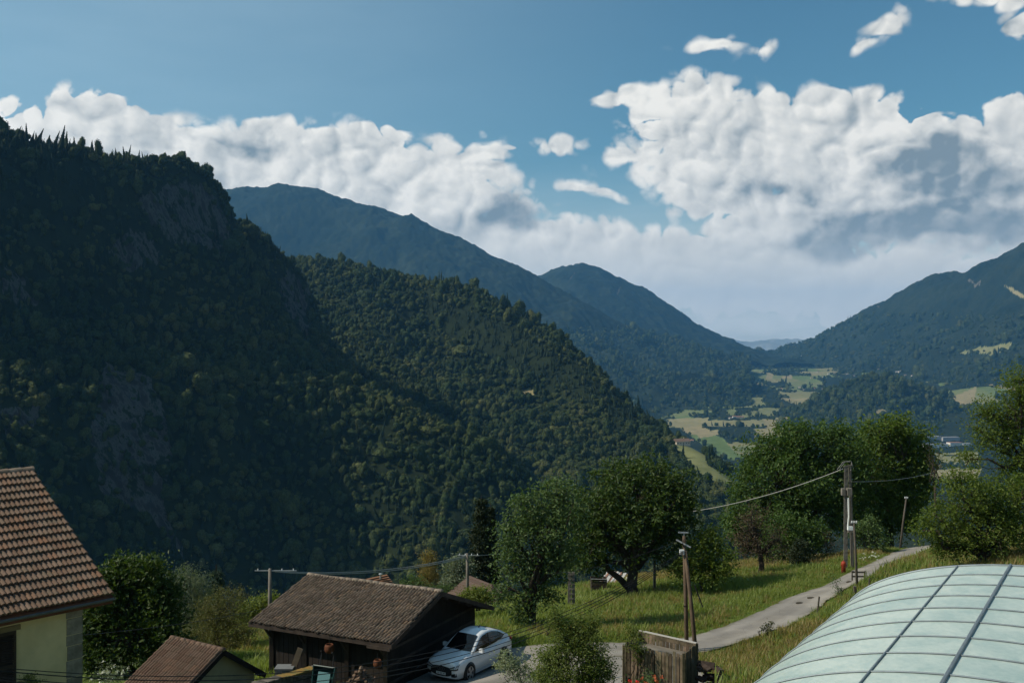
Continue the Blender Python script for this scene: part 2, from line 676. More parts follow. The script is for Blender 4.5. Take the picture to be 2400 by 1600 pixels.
HOR = (0.030, 0.045, 0.018)
M_near = forest_floor('forest_floor_near', (0.010, 0.016, 0.008), (0.020, 0.028, 0.012), (0.125, 0.122, 0.112))
M_far = forest_floor('forest_far', (0.008, 0.015, 0.010), (0.022, 0.030, 0.017), (0.24, 0.22, 0.18), nscale=0.004)

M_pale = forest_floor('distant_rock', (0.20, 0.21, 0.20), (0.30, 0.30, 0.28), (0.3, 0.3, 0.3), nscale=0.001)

# --- left cliff mountain: its ridge runs away from us, its face looks down into the gorge on our right
ridge1 = [A(*p) for p in [(-420, 230, 800), (-260, 262, 860), (-100, 295, 910), (0, 314, 950), (61, 328, 975), (153, 346, 1015), (306, 377, 1090), (380, 386, 1130), (439, 388, 1170),
          (475, 408, 1210), (510, 445, 1250), (536, 486, 1290), (546, 520, 1310), (612, 562, 1370), (673, 608, 1430), (714, 658, 1470),
          (722, 718, 1490), (719, 790, 1500), (800, 850, 1500), (900, 915, 1490), (1000, 975, 1470), (1100, 1040, 1440), (1200, 1095, 1400), (1300, 1160, 1340), (1420, 1240, 1240)]]
ND = Vector((0.95, -0.31, 0)).normalized()
steep = [(60, -86), (150, -214), (205, -240), (228, -272), (262, -320), (300, -372), (360, -450)]
mid = [(60, -86), (150, -214), (205, -238), (240, -280), (285, -336), (390, -385), (480, -422), (560, -445)]
ctrl = list(ridge1)


def flank(px, py, d, prof, zmin=-245):
    a = A(px, py, d)
    for t, dz in prof:
        ctrl.append(Vector((a.x + ND.x * t, a.y + ND.y * t, max(zmin, a.z + dz))))
    ctrl.append(Vector((a.x - ND.x * 25, a.y - ND.y * 25, a.z - 13)))
    ctrl.append(Vector((a.x - ND.x * 70, a.y - ND.y * 70, a.z - 34)))
    ctrl.append(Vector((a.x - ND.x * 160, a.y - ND.y * 160, a.z - 72)))
    ctrl.append(Vector((a.x - ND.x * 380, a.y - ND.y * 380, a.z - 190)))


flank(-420, 230, 800, steep)
flank(-260, 262, 860, steep)
flank(-100, 295, 910, steep)
flank(0, 314, 950, steep)
flank(153, 346, 1015, mid)
flank(306, 377, 1090, [(60, -86), (150, -210), (200, -240), (330, -300), (430, -352), (540, -405), (640, -440)])
flank(439, 388, 1170, [(12, -56), (60, -110), (145, -218), (190, -245), (290, -292), (400, -340), (520, -395), (640, -440)])
flank(546, 520, 1310, [(12, -56), (70, -140), (130, -212), (230, -262), (330, -308), (430, -352), (520, -388)])
flank(673, 608, 1430, [(12, -50), (70, -128), (115, -180), (240, -236), (360, -285), (470, -330)])
flank(719, 790, 1500, [(60, -62), (120, -98), (240, -145), (360, -185), (450, -215)])
ctrl += [W(*p) for p in [(800, -120, 1620), (900, -140, 1620), (1000, -165, 1600), (1100, -190, 1580), (1200, -210, 1540), (1300, -228, 1480), (1500, -245, 1380),
                         (1100, -175, 1250), (1200, -195, 1180), (1300, -210, 1100), (1420, -225, 980), (1500, -240, 700), (1650, -250, 1000), (1650, -250, 600),
                         (0, -255, 480), (400, -252, 500), (700, -245, 480), (1000, -240, 500), (1400, -235, 480), (900, -235, 700), (1150, -228, 760)]]
rocks1 = [[(320, 470), (380, 440), (440, 415), (500, 450), (540, 520), (545, 560), (510, 600), (470, 565), (400, 570), (370, 540)],
          [(0, 620), (50, 650), (90, 720), (60, 730), (0, 690)],
          [(300, 540), (360, 560), (380, 620), (300, 640), (240, 590)],
          [(650, 650), (690, 630), (722, 680), (722, 790), (690, 770), (660, 700)],
          [(240, 860), (330, 860), (380, 940), (400, 1060), (380, 1160), (430, 1280), (440, 1330), (390, 1240), (330, 1200), (240, 1160), (210, 1040)],
          [(0, 960), (120, 950), (60, 1020), (0, 1010)]]
H1 = massif('mountain', ctrl, -400, 1640, 430, 1700, 600, 420, M_near, 15, 120, rocks1, seed=3, keep=ridge1)

# --- wooded hill behind it
ridge2 = [A(*p) for p in [(500, 607, 1950), (690, 627, 1900), (796, 641, 1860), (969, 691, 1800), (1092, 731, 1750), (1194, 767, 1700), (1296, 818, 1640), (1357, 869, 1600),
          (1408, 910, 1570), (1480, 971, 1530), (1561, 1021, 1490), (1605, 1047, 1410), (1650, 1082, 1340)]]
ctrl = list(ridge2) + [A(*p) for p in [
    (720, 720, 1800), (720, 850, 1650), (760, 950, 1500), (900, 720, 1760), (900, 850, 1640), (900, 950, 1480),
    (1000, 760, 1755), (1000, 900, 1600), (1000, 1000, 1440), (1092, 800, 1712), (1092, 950, 1530), (1092, 1050, 1380),
    (1194, 870, 1640), (1194, 1000, 1480), (1194, 1120, 1280), (1296, 920, 1580), (1296, 1000, 1470), (1296, 1150, 1220),
    (1400, 980, 1520), (1400, 1040, 1430), (1400, 1180, 1180), (1480, 1020, 1480), (1480, 1100, 1330), (1480, 1200, 1150),
    (1575, 1085, 1370), (1580, 1150, 1220), (1640, 1110, 1290), (1720, 1145, 1250), (1700, 1230, 1080)]]
ctrl += [W(*p) for p in [(690, 60, 2200), (969, 0, 2100), (1194, -60, 2000), (1357, -130, 1850), (1480, -210, 1750), (1561, -235, 1650), (1700, -240, 1500),
                         (1800, -240, 1350), (1300, -215, 1000), (1500, -222, 980), (1700, -235, 950), (1000, -190, 1200), (1850, -250, 1100), (700, -120, 1300)]]
f2 = [([(1570, 1040), (1640, 1045), (1650, 1062), (1660, 1090), (1790, 1160), (1740, 1165), (1650, 1130), (1600, 1075)], 0.35),
      ([(1185, 918), (1240, 912), (1270, 922), (1230, 926)], 0.95)]
H2 = massif('wooded_hill', ctrl, 600, 1900, 950, 2250, 420, 300, M_near, 12, 140, (), f2, seed=5, keep=ridge2)

# --- far ridges
ridge3 = [A(*p) for p in [(440, 455, 7500), (525, 452, 7500), (571, 446, 7500), (612, 449, 7500), (668, 437, 7500), (714, 447, 7500), (765, 464, 7500), (806, 485, 7500),
          (867, 497, 7500), (898, 510, 7500), (923, 518, 7500), (964, 512, 7500), (985, 520, 7500), (1020, 541, 7500), (1082, 559, 7500),
          (1122, 587, 7500), (1189, 622, 7500), (1265, 656, 7500), (1380, 722, 7350), (1480, 777, 7200), (1600, 832, 6900), (1690, 852, 6750)]]
ctrl = list(ridge3) + [A(*p) for p in [(500, 650, 6750), (700, 600, 7050), (700, 720, 6300), (900, 620, 6975), (900, 730, 6375), (1100, 680, 6825), (1100, 770, 6225),
        (1250, 740, 6750), (1250, 820, 5925), (1400, 800, 6600), (1400, 890, 5475), (1480, 960, 5025), (1540, 880, 6000), (1620, 925, 5550), (1690, 880, 6375), (1760, 870, 6900), (1500, 1010, 4500), (1650, 985, 4875)]]
ctrl += [W(*p) for p in [(440, 742, 8400), (700, 712, 8400), (1000, 367, 8400), (1265, -8, 8400), (1500, -233, 8100), (1700, -278, 7800), (1200, -368, 4500), (900, -158, 5250), (600, 142, 5550)]]
H3 = massif('blue_mountain', ctrl, 420, 1760, 4500, 8475, 480, 360, M_far, 130, 900, (), (), seed=11, keep=ridge3, rough=48, canopy=10, canopy_len=36)

ridge4 = [A(*p) for p in [(1120, 700, 9450), (1200, 682, 9450), (1265, 656, 9450), (1316, 632, 9450), (1350, 627, 9450), (1378, 623, 9450), (1418, 638, 9375), (1469, 671, 9300), (1531, 707, 9300),
          (1592, 743, 9225), (1653, 779, 9150), (1714, 814, 9150), (1776, 831, 9150), (1860, 838, 9300), (1960, 840, 9600)]]
ctrl = list(ridge4) + [A(*p) for p in [(1300, 700, 8850), (1400, 720, 8700), (1400, 800, 8100), (1500, 770, 8550), (1500, 840, 7950), (1620, 810, 8550), (1714, 855, 8100), (1850, 862, 8100), (1950, 865, 8100), (1200, 760, 8850)]]
ctrl += [W(*p) for p in [(1150, 217, 10500), (1350, 367, 10650), (1550, 112, 10500), (1750, -128, 10350), (1960, -98, 10500)]]
H4 = massif('dome_mountain', ctrl, 1130, 1980, 7950, 10500, 300, 180, M_far, 100, 850, ([(1330, 655), (1342, 640), (1346, 642), (1334, 660)], [(1450, 685), (1458, 678), (1458, 698), (1450, 698)]), (), seed=13, keep=ridge4, rough=50, canopy=12, canopy_len=48)

ridge5 = [A(*p) for p in [(1770, 842, 9900), (1847, 824, 9450), (1888, 809, 9300), (1939, 784, 9000), (2000, 753, 8700), (2061, 722, 8400), (2122, 682, 8100), (2150, 668, 8025), (2173, 665, 7950),
          (2235, 661, 7800), (2260, 648, 7650), (2286, 631, 7500), (2337, 615, 7350), (2400, 592, 7200), (2500, 540, 6900), (2600, 500, 6750)]]
ctrl = list(ridge5) + [A(*p) for p in [(1900, 845, 8550), (2000, 800, 8250), (2000, 848, 7650), (2100, 760, 7725), (2100, 840, 7125), (2200, 740, 7350), (2200, 830, 6600), (2300, 720, 6900), (2300, 800, 6375), (2300, 860, 5850),
        (2400, 680, 6675), (2400, 780, 6075), (2400, 860, 5400), (2550, 650, 6300), (2550, 800, 5550), (2550, 900, 4800)]]
ctrl += [W(*p) for p in [(1900, -158, 10350), (2100, 67, 9600), (2300, 217, 8850), (2500, 367, 8250), (2000, -308, 6750), (2200, -338, 5550), (2400, -353, 4500), (2550, -353, 4050)]]
f5 = [([(2350, 668), (2375, 676), (2405, 695), (2405, 703), (2375, 690)], 0.9), ([(2245, 828), (2300, 812), (2370, 814), (2320, 830)], 0.5),
      ([(2320, 812), (2370, 802), (2372, 815), (2330, 830), (2320, 838)], 0.5)]
H5 = massif('east_mountain', ctrl, 1780, 2560, 4125, 10200, 400, 320, M_far, 110, 850, ([(2270, 662), (2290, 655), (2296, 668), (2280, 672)], [(2050, 715), (2062, 712), (2060, 722)]), f5, seed=17, keep=ridge5, rough=42, canopy=9, canopy_len=34)

ridge6 = [A(*p) for p in [(1480, 800, 22000), (1600, 768, 22000), (1650, 772, 22000), (1690, 792, 22000), (1714, 803, 22000), (1755, 816, 22000), (1790, 806, 22000), (1837, 809, 22000), (1880, 794, 22300), (1920, 800, 22500), (2000, 800, 22500)]]
ctrl = list(ridge6) + [W(p, -560, 20400) for p in (1480, 1600, 1700, 1800, 1900, 2000)] + [W(p, -360, 24200) for p in (1500, 1650, 1800, 2000)]
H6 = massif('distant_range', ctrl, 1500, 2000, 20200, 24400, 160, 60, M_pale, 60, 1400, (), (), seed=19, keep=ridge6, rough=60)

# --- valley floor with its meadows
ctrl = [A(*p) for p in [(1500, 1000, 4350), (1560, 990, 4500), (1620, 1020, 3900), (1700, 1060, 3525), (1700, 980, 4500), (1850, 990, 4350), (1850, 940, 5250), (1800, 900, 6450), (1700, 890, 6450),
        (1750, 868, 7800), (1850, 855, 8400), (1950, 850, 8400), (2000, 870, 7500), (1950, 920, 6000), (2100, 868, 7050), (2200, 895, 6000), (2300, 900, 5400),
        (2250, 960, 4650), (2350, 950, 4500), (2200, 1040, 3825), (2400, 1080, 3300), (2400, 980, 4050), (2150, 1075, 3525), (1900, 1040, 3750), (2000, 1100, 3300)]]
ctrl += [W(*p) for p in [(1300, -360, 3900), (1300, -368, 4800), (1600, -390, 2850), (1900, -258, 1700), (2200, -265, 1700), (2500, -265, 1700), (2600, -383, 3750), (2600, -233, 5400),
                         (1500, -250, 900), (2000, -262, 900), (2500, -265, 900), (1400, -203, 9750), (1850, -120, 11250), (2300, -98, 9750), (2600, -98, 8250), (500, -255, 900), (-200, -258, 700), (500, -258, 400), (2500, -258, 400)]]
fv = [([(1530, 985), (1610, 960), (1672, 962), (1672, 972), (1560, 978)], 0.25), ([(1560, 982), (1662, 978), (1655, 1000), (1600, 1002), (1565, 1000)], 0.75),
      ([(1634, 1018), (1680, 1005), (1690, 1016), (1640, 1026)], 0.9), ([(1735, 872), (1795, 875), (1795, 890), (1760, 892)], 0.25), ([(1795, 872), (1812, 876), (1806, 888), (1795, 888)], 0.9),
      ([(1830, 882), (1855, 878), (1856, 888), (1832, 888)], 0.95), ([(1850, 895), (1895, 890), (1890, 905), (1852, 906)], 0.3), ([(1895, 897), (1925, 895), (1930, 908), (1908, 906)], 0.3),
      ([(1700, 915), (1735, 912), (1740, 925), (1710, 930), (1700, 925)], 0.8), ([(1720, 930), (1790, 932), (1785, 945), (1765, 945), (1735, 938)], 0.45),
      ([(1815, 918), (1920, 918), (1915, 932), (1860, 935), (1830, 928)], 0.55), ([(1700, 962), (1725, 955), (1730, 970), (1700, 974)], 0.25),
      ([(1730, 975), (1790, 955), (1830, 958), (1815, 975), (1735, 980)], 0.4), ([(1880, 945), (1960, 945), (1940, 955), (1880, 965)], 0.25),
      ([(1790, 985), (1880, 970), (1890, 990), (1850, 1010), (1800, 1010)], 0.85), ([(1765, 1005), (1860, 1000), (1830, 1030), (1770, 1035)], 0.8),
      ([(1720, 1045), (1770, 1042), (1765, 1060), (1725, 1060)], 0.3), ([(1995, 852), (2030, 848), (2120, 845), (2080, 862), (2010, 868)], 0.7),
      ([(1985, 890), (2060, 876), (2055, 882), (1990, 898)], 0.6), ([(2205, 868), (2265, 855), (2268, 872), (2215, 876)], 0.4),
      ([(2230, 930), (2290, 905), (2280, 945), (2255, 940)], 0.9), ([(2285, 905), (2330, 875), (2355, 878), (2320, 895)], 0.8), ([(2085, 845), (2112, 842), (2112, 858), (2085, 860)], 0.7),
      ([(2040, 962), (2075, 960), (2080, 970), (2045, 972)], 0.9), ([(2190, 1062), (2290, 1058), (2300, 1090), (2200, 1095)], 0.55), ([(2170, 1100), (2300, 1098), (2290, 1125), (2180, 1125)], 0.8),
      ([(1915, 822), (1938, 820), (1938, 832), (1915, 834)], 0.8), ([(1640, 838), (1670, 848), (1640, 846), (1620, 838)], 1.0)]
HV = massif('valley_floor', ctrl, 1240, 2600, 420, 11400, 600, 460, M_far, 12, 340, (), fv, seed=23, canopy=5, canopy_len=30, patch=[(1560, 960), (1700, 890), (1740, 862), (2000, 850), (2380, 850), (2420, 930), (2240, 960), (1960, 940), (1860, 1000), (1820, 1060), (1700, 1080), (1600, 1010)])

ridge7 = [A(*p) for p in [(1830, 1010, 4350), (1900, 966, 4425), (1980, 912, 4500), (2040, 890, 4500), (2090, 888, 4500), (2150, 915, 4425), (2210, 960, 4350), (2270, 1010, 4275)]]
ctrl = list(ridge7) + [A(*p) for p in [(1900, 1010, 3975), (2000, 980, 4050), (2000, 1040, 3720), (2090, 980, 4050), (2090, 1045, 3720), (2180, 1010, 3975), (2250, 1045, 3750)]]
ctrl += [W(*p) for p in [(1850, -368, 4950), (2050, -308, 5250), (2250, -368, 4950), (1800, -401, 3900), (1950, -406, 3450), (2150, -406, 3450), (2330, -406, 3750), (2350, -390, 4350)]]
H7 = massif('wooded_knoll', ctrl, 1800, 2340, 3450, 5250, 260, 160, M_far, 15, 240, (), (([(2030, 965), (2070, 960), (2085, 968), (2050, 975)], 0.95), ([(2150, 892), (2190, 908), (2170, 912)], 0.9)), seed=29, keep=ridge7, canopy=7, canopy_len=28)

# the land under everything, out to the horizon
gm = MB()
gm.add([(-23000, -5500, -460), (26000, -5500, -460), (26000, 25000, -460), (-23000, 25000, -460)], [(0, 1, 2, 3)])
g = gm.build('ground', mat('far_ground', (0.03, 0.045, 0.02), 0.95, var=0.3, vscale=0.002))
tag(g, kind='structure')

# air
hz = MB().box((1500, 9800, 420), (50000, 31000, 1770)).build('haze', None)
hm = bpy.data.materials.new('haze_air')
hm.use_nodes = True
HT = NT(hm.node_tree)
HT.n.clear()
ho = HT.new('ShaderNodeOutputMaterial')
hv = HT.new('ShaderNodeVolumePrincipled')
hv.inputs['Color'].default_value = (0.19, 0.54, 1.0, 1)
hv.inputs['Density'].default_value = 3.7e-5
hv.inputs['Anisotropy'].default_value = 0.2
HT.l.new(hv.outputs[0], ho.inputs['Volume'])
hz.data.materials.append(hm)
tag(hz, kind='stuff')


# ------------------------------------------------------------------ forests on the hills (a mass of crowns)
def crown_variant(name, seed, m, conifer=False):
    rs = np.random.default_rng(seed)
    bm = bmesh.new()
    if not conifer:
        # dark inner body and a skin of small leaf sprays on lobes of uneven size
        nl = rs.integers(5, 9)
        lob = []
        for k in range(nl):
            a = rs.uniform(0, 6.28)
            rr = rs.uniform(0.0, 0.55)
            lob.append((np.array([math.cos(a) * rr, math.sin(a) * rr, rs.uniform(0.55, 1.45)]), rs.uniform(0.34, 0.60)))
        lob.append((np.array([0, 0, 0.9]), 0.72))
        for c, r in lob:
            t = bmesh.ops.create_icosphere(bm, subdivisions=2, radius=r * 0.86)
            for v in t['verts']:
                n = v.co.normalized()
                v.co = v.co * (1 + 0.25 * mnoise.noise(n * 3 + Vector(c) * 5)) + Vector(c)
        for k in range(900):
            c, r = lob[rs.integers(0, len(lob))]
            n = rs.normal(0, 1, 3)
            n[2] = abs(n[2]) * 0.9 - 0.25
            n /= np.linalg.norm(n)
            p = Vector(c + n * r * rs.uniform(0.82, 1.12))
            nrm = Vector(n + rs.normal(0, 0.45, 3)).normalized()
            t1 = nrm.orthogonal().normalized()
            t1.rotate(Matrix.Rotation(rs.uniform(0, 6.28), 3, nrm))
            t2 = nrm.cross(t1)
            q = rs.uniform(0.05, 0.105)
            w = rs.uniform(0.5, 0.9)
            vs = [bm.verts.new(p + t1 * q), bm.verts.new(p + t2 * q * w), bm.verts.new(p - t1 * q), bm.verts.new(p - t2 * q * w)]
            bm.faces.new(vs)
    else:
        tiers, seg = 9, 11
        rings = []
        for t in range(tiers):
            f = t / tiers
            for (rr, dz) in ((0.18, 0.10), (0.62, -0.02)):
                ring = []
                for k in range(seg):
                    a = 2 * math.pi * (k + 0.4 * t) / seg
                    q = (1 - f) ** 0.9 * (rr if rr < 0.3 else rr * rs.uniform(0.7, 1.25)) + 0.015
                    ring.append(bm.verts.new((math.cos(a) * q, math.sin(a) * q, 0.25 + 2.7 * f + dz * (1 - f) * 3 + (0.26 if rr < 0.3 else 0))))
                rings.append(ring)
        for i in range(0, len(rings), 2):
            for k in range(seg):
                bm.faces.new((rings[i + 1][k], rings[i + 1][(k + 1) % seg], rings[i][(k + 1) % seg], rings[i][k]))
                if i + 2 < len(rings):
                    bm.faces.new((rings[i][k], rings[i][(k + 1) % seg], rings[i + 3][(k + 1) % seg], rings[i + 3][k]))
    me = bpy.data.meshes.new(name)
    bm.to_mesh(me)
    bm.free()
    for p in me.polygons:
        p.use_smooth = False
    me.materials.append(m)
    return bpy.data.objects.new(name, me)


def crown_mat(name, c1, c2, c3):
    m = bpy.data.materials.new(name)
    m.use_nodes = True
    T = NT(m.node_tree)
    b = T.n['Principled BSDF']
    b.inputs['Roughness'].default_value = 0.8
    b.inputs['Specular IOR Level'].default_value = 0.1
    oi = T.new('ShaderNodeObjectInfo')
    tc = T.new('ShaderNodeTexCoord').outputs['Object']
    r = oi.outputs['Random']
    loc = T.noise(oi.outputs['Location'], 0.012, 3, 0.6)
    n = T.noise(T.vec('ADD', tc, T.comb(T.math('MULTIPLY', r, 40.0), 0, 0)), 4.5, 3, 0.7)
    c = T.mix(r, c1, c2)
    c = T.mix(T.ramp(T.math('FRACT', T.math('MULTIPLY', r, 13.7)), 0.7, 1.0), c, c3)
    c = T.mix(T.ramp(loc, 0.36, 0.64), T.vec('MULTIPLY', c, (0.62, 0.74, 0.72)), T.vec('MULTIPLY', c, (1.22, 1.12, 1.0)))
    c = T.mix(T.ramp(n, 0.35, 0.65), T.vec('MULTIPLY', c, (0.55, 0.6, 0.55)), T.vec('MULTIPLY', c, (1.25, 1.2, 1.2)))
    T._in(b.inputs['Base Color'], c)
    bn = T.new('ShaderNodeBump')
    bn.inputs['Strength'].default_value = 1.0
    bn.inputs['Distance'].default_value = 0.25
    T._in(bn.inputs['Height'], T.noise(tc, 7.0, 3, 0.7))
    T.l.new(bn.outputs[0], b.inputs['Normal'])
    return m


M_crown = crown_mat('broadleaf_crowns', (0.028, 0.047, 0.017), (0.056, 0.074, 0.027), (0.075, 0.088, 0.035))
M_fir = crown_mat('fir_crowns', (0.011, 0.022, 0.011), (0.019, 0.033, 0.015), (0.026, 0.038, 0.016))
forest_col = bpy.data.collections.new('crown_kinds')
for i in range(7):
    forest_col.objects.link(crown_variant('a_crown_%d' % i, 100 + i, M_crown))
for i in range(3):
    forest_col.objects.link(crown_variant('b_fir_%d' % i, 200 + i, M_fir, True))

gn = bpy.data.node_groups.new('scatter_crowns', 'GeometryNodeTree')
gn.interface.new_socket('Geometry', in_out='INPUT', socket_type='NodeSocketGeometry')
gn.interface.new_socket('Geometry', in_out='OUTPUT', socket_type='NodeSocketGeometry')
gi = gn.nodes.new('NodeGroupInput')
go = gn.nodes.new('NodeGroupOutput')
iop = gn.nodes.new('GeometryNodeInstanceOnPoints')
ci = gn.nodes.new('GeometryNodeCollectionInfo')
ci.inputs['Collection'].default_value = forest_col
ci.inputs['Separate Children'].default_value = True
ci.inputs['Reset Children'].default_value = True
iop.inputs['Pick Instance'].default_value = True


def gattr(name, typ):
    nd = gn.nodes.new('GeometryNodeInputNamedAttribute')
    nd.data_type = typ
    nd.inputs[0].default_value = name
    return nd.outputs['Attribute']


gn.links.new(gi.outputs[0], iop.inputs['Points'])
gn.links.new(ci.outputs[0], iop.inputs['Instance'])
gn.links.new(gattr('kind_index', 'INT'), iop.inputs['Instance Index'])
gn.links.new(gattr('crown_scale', 'FLOAT_VECTOR'), iop.inputs['Scale'])
gn.links.new(gattr('crown_turn', 'FLOAT_VECTOR'), iop.inputs['Rotation'])
gn.links.new(iop.outputs[0], go.inputs[0])


def scatter(name, P, size, fir, seed=0):
    """P (n,3) tree feet, size (n,) crown radius, fir (n,) bool"""
    rs = np.random.default_rng(seed)
    n = len(P)
    me = bpy.data.meshes.new(name)
    me.vertices.add(n)
    me.vertices.foreach_set('co', np.asarray(P, np.float32).ravel())
    k = np.where(fir, 7 + rs.integers(0, 3, n), rs.integers(0, 7, n)).astype(np.int32)
    a = me.attributes.new('kind_index', 'INT', 'POINT')
    a.data.foreach_set('value', k)
    sc = size[:, None] * rs.uniform(0.65, 1.4, (n, 3))
    sc[:, 2] *= np.where(fir, rs.uniform(1.15, 1.6, n), rs.uniform(0.9, 1.35, n))
    a = me.attributes.new('crown_scale', 'FLOAT_VECTOR', 'POINT')
    a.data.foreach_set('vector', sc.astype(np.float32).ravel())
    rot = np.zeros((n, 3), np.float32)
    rot[:, 2] = rs.uniform(0, 6.28, n)
    rot[:, :2] = rs.normal(0, 0.16, (n, 2))
    a = me.attributes.new('crown_turn', 'FLOAT_VECTOR', 'POINT')
    a.data.foreach_set('vector', rot.ravel())
    o = bpy.data.objects.new(name, me)
    COL.objects.link(o)
    md = o.modifiers.new('crowns', 'NODES')
    md.node_group = gn
    tag(o, kind='stuff')
    return o


def sheet_points(H, n, seed, wfun, py_max=1520):
    rs = np.random.default_rng(seed)
    X, Y, Z = H['X'], H['Y'], H['Z']
    ny, nx = X.shape
    dx = (X[:-1, 1:] - X[:-1, :-1])
    dy = (Y[1:, :-1] - Y[:-1, :-1])
    area = np.abs(dx * dy)
    PXc, PYc = H['PX'][:-1, :-1], H['PY'][:-1, :-1]
    w = area * wfun(PXc, PYc, X[:-1, :-1], Y[:-1, :-1], H)
    w = w * (PXc > -90) * (PXc < 2490) * (PYc < py_max)
    p = w.ravel() / w.sum()
    ids = rs.choice(len(p), n, p=p)
    j, i = np.divmod(ids, nx - 1)
    u, v = rs.random(n), rs.random(n)

    def bl(Q):
        return (Q[j, i] * (1 - u) + Q[j, i + 1] * u) * (1 - v) + (Q[j + 1, i] * (1 - u) + Q[j + 1, i + 1] * u) * v
    return np.stack([bl(X), bl(Y), bl(Z)], 1), bl(H['PX']), bl(H['PY'])


def wood(PX, PY, X, Y, H):
    return (H['field'][:-1, :-1] < 0.5) * np.where(H['rock'][:-1, :-1] > 0.4, 0.22, 1.0)


def forest(name, H, n, seed, size, firs, label, wf=wood):
    P, px, py = sheet_points(H, n, seed, wf)
    rs = np.random.default_rng(seed + 5)
    cl = fbm(P[:, 0] / 70, P[:, 1] / 70, 3, seed)
    fir = rs.random(n) < np.clip(firs(px, py) + 0.5 * cl * (firs(px, py) > 0.02), 0, 1)
    sz = size * rs.lognormal(0, 0.34, n) * np.where(fir, 0.62, 1.0) * np.where(rs.random(n) < 0.3, 0.6, 1.05) * (1 + 0.25 * cl)
    P[:, 2] -= sz * 0.35
    o = scatter(name, P, sz, fir, seed)
    tag(o, label)
    return o


forest('mountain_forest', H1, 42000, 31, 3.3, lambda px, py: np.where(py < 470, np.where(px < 350, 0.7, 0.05), np.where(py < 740, 0.45, 0.18)), 'dense mixed forest covering the dark left mountain')
forest('hill_forest', H2, 32000, 32, 4.1, lambda px, py: np.where(in_poly(px, py, [(980, 690), (1200, 768), (1360, 868), (1520, 1000), (1440, 985), (1300, 915), (1150, 840), (1010, 755)]), 0.97, 0.12), 'sunlit broadleaf forest on the second hill behind the cliff, with dark firs standing in for the shade strip below its ridge')  # polygon of dark firs stands in for the shaded strip below the ridge
forest('knoll_forest', H7, 5000, 33, 10.0, lambda px, py: 0.1 + 0 * px, 'forest covering the round knoll in the valley', lambda PX, PY, X, Y, H: wood(PX, PY, X, Y, H) * ~((PX > 2130) & (PY > 1008)))
forest('ridge_forest', H3, 11000, 34, 11.0, lambda px, py: 0.3 + 0 * px, 'forest on the lower slope of the blue mountain', lambda PX, PY, X, Y, H: (PY > 770) * 1.0)


def hedge(PX, PY, X, Y, H):
    # woods and hedgerows of the valley, kept off the meadows
    f = H['field'][:-1, :-1]
    n = fbm(X / 180, Y / 260, 3, 77)
    F_ = H['field']
    e = np.abs(np.diff(F_[:-1, :], axis=1)) + np.abs(np.diff(F_[:, :-1], axis=0))
    e = e + np.roll(e, 1, 0) + np.roll(e, 1, 1)
    return ((f < 0.5) * np.where(n > -0.05, 1.0, 0.10) + 4.0 * (e > 0)) * (PY < 1110) * ~((PX > 2130) & (PY > 1005) & (PY < 1068))


forest('valley_forest', HV, 8500, 35, 6.8, lambda px, py: 0.06 + 0 * px, 'woods and hedgerows between the valley meadows', hedge)
forest('east_forest', H5, 9000, 36, 11.5, lambda px, py: 0.2 + 0 * px, 'forest on the foot of the east mountain', lambda PX, PY, X, Y, H: (PY > 740) * 1.0 * (H['field'][:-1, :-1] < 0.5))


# ------------------------------------------------------------------ the slope we stand on
near_ctrl = [A(*p) for p in [
    (1097, 1592, 45), (1175, 1558, 47.3), (1240, 1525, 49), (1450, 1530, 48.5), (1600, 1520, 50.5), (1700, 1480, 54), (1800, 1440, 57), (1900, 1400, 60.5), (2000, 1362, 65), (2070, 1325, 71), (2140, 1292, 78), (2170, 1280, 84),
    (1700, 1560, 46), (1750, 1600, 40), (1900, 1455, 55), (2000, 1408, 57), (2120, 1345, 60), (2200, 1300, 62), (2305, 1325, 50), (2400, 1275, 60), (2400, 1255, 68), (2300, 1290, 60),
    (1480, 1400, 70), (1400, 1480, 55), (1300, 1420, 66), (1200, 1480, 56), (1350, 1425, 64), (1540, 1380, 74), (1640, 1350, 78), (1560, 1450, 60), (1780, 1345, 76), (1850, 1330, 79), (1960, 1340, 71), (2060, 1300, 79),
    (1800, 1315, 90), (1950, 1310, 86), (1600, 1345, 88), (1400, 1370, 88), (1250, 1400, 85), (1100, 1440, 72),
    (560, 1520, 58), (640, 1498, 60), (620, 1465, 74), (450, 1530, 60), (300, 1560, 55), (560, 1590, 47), (300, 1620, 47)]]
near_ctrl += [Vector(p) for p in [(-8, 42, 0.8), (-14, 44, 0.9), (-5, 36, 2.2), (5, 34, 3.6), (10, 38, 2.6), (0, 25, 5.5), (-16, 30, 2.6), (-25, 35, 1.5), (-30, 20, 4.5), (0, 5, 8.6), (20, 5, 9.2), (-30, 3, 7.0), (45, 10, 10.5), (40, 40, 7.5),
                                  (11.5, 24, 8.2), (18, 24.5, 8.3), (20, 19, 8.5), (9, 19, 8.4), (14, 14, 8.6), (6, 14, 8.5), (22, 30, 7.2), (14, 31, 6.4),
                                  (60, 70, 6), (45, 95, -5), (70, 100, -4), (35, 100, -7), (20, 105, -11), (0, 110, -16), (-20, 105, -17), (-40, 90, -14), (-55, 70, -8), (-60, 45, -3), (-60, 20, 2),
                                  (60, 140, -18), (30, 140, -28), (0, 150, -42), (-30, 145, -42), (-60, 130, -38), (90, 130, -22), (90, 60, 14), (60, 30, 12), (90, 190, -40), (40, 200, -68), (-20, 200, -78), (-70, 200, -78)]]
GT = TPS(near_ctrl, 0.00002)


def GZ(x, y):
    return float(GT(np.array([x]), np.array([y]))[0])


def gp(px, d, dz=0.0):
    x = (px - 1200) / F * d
    return Vector((x, d, GZ(x, d) + dz))


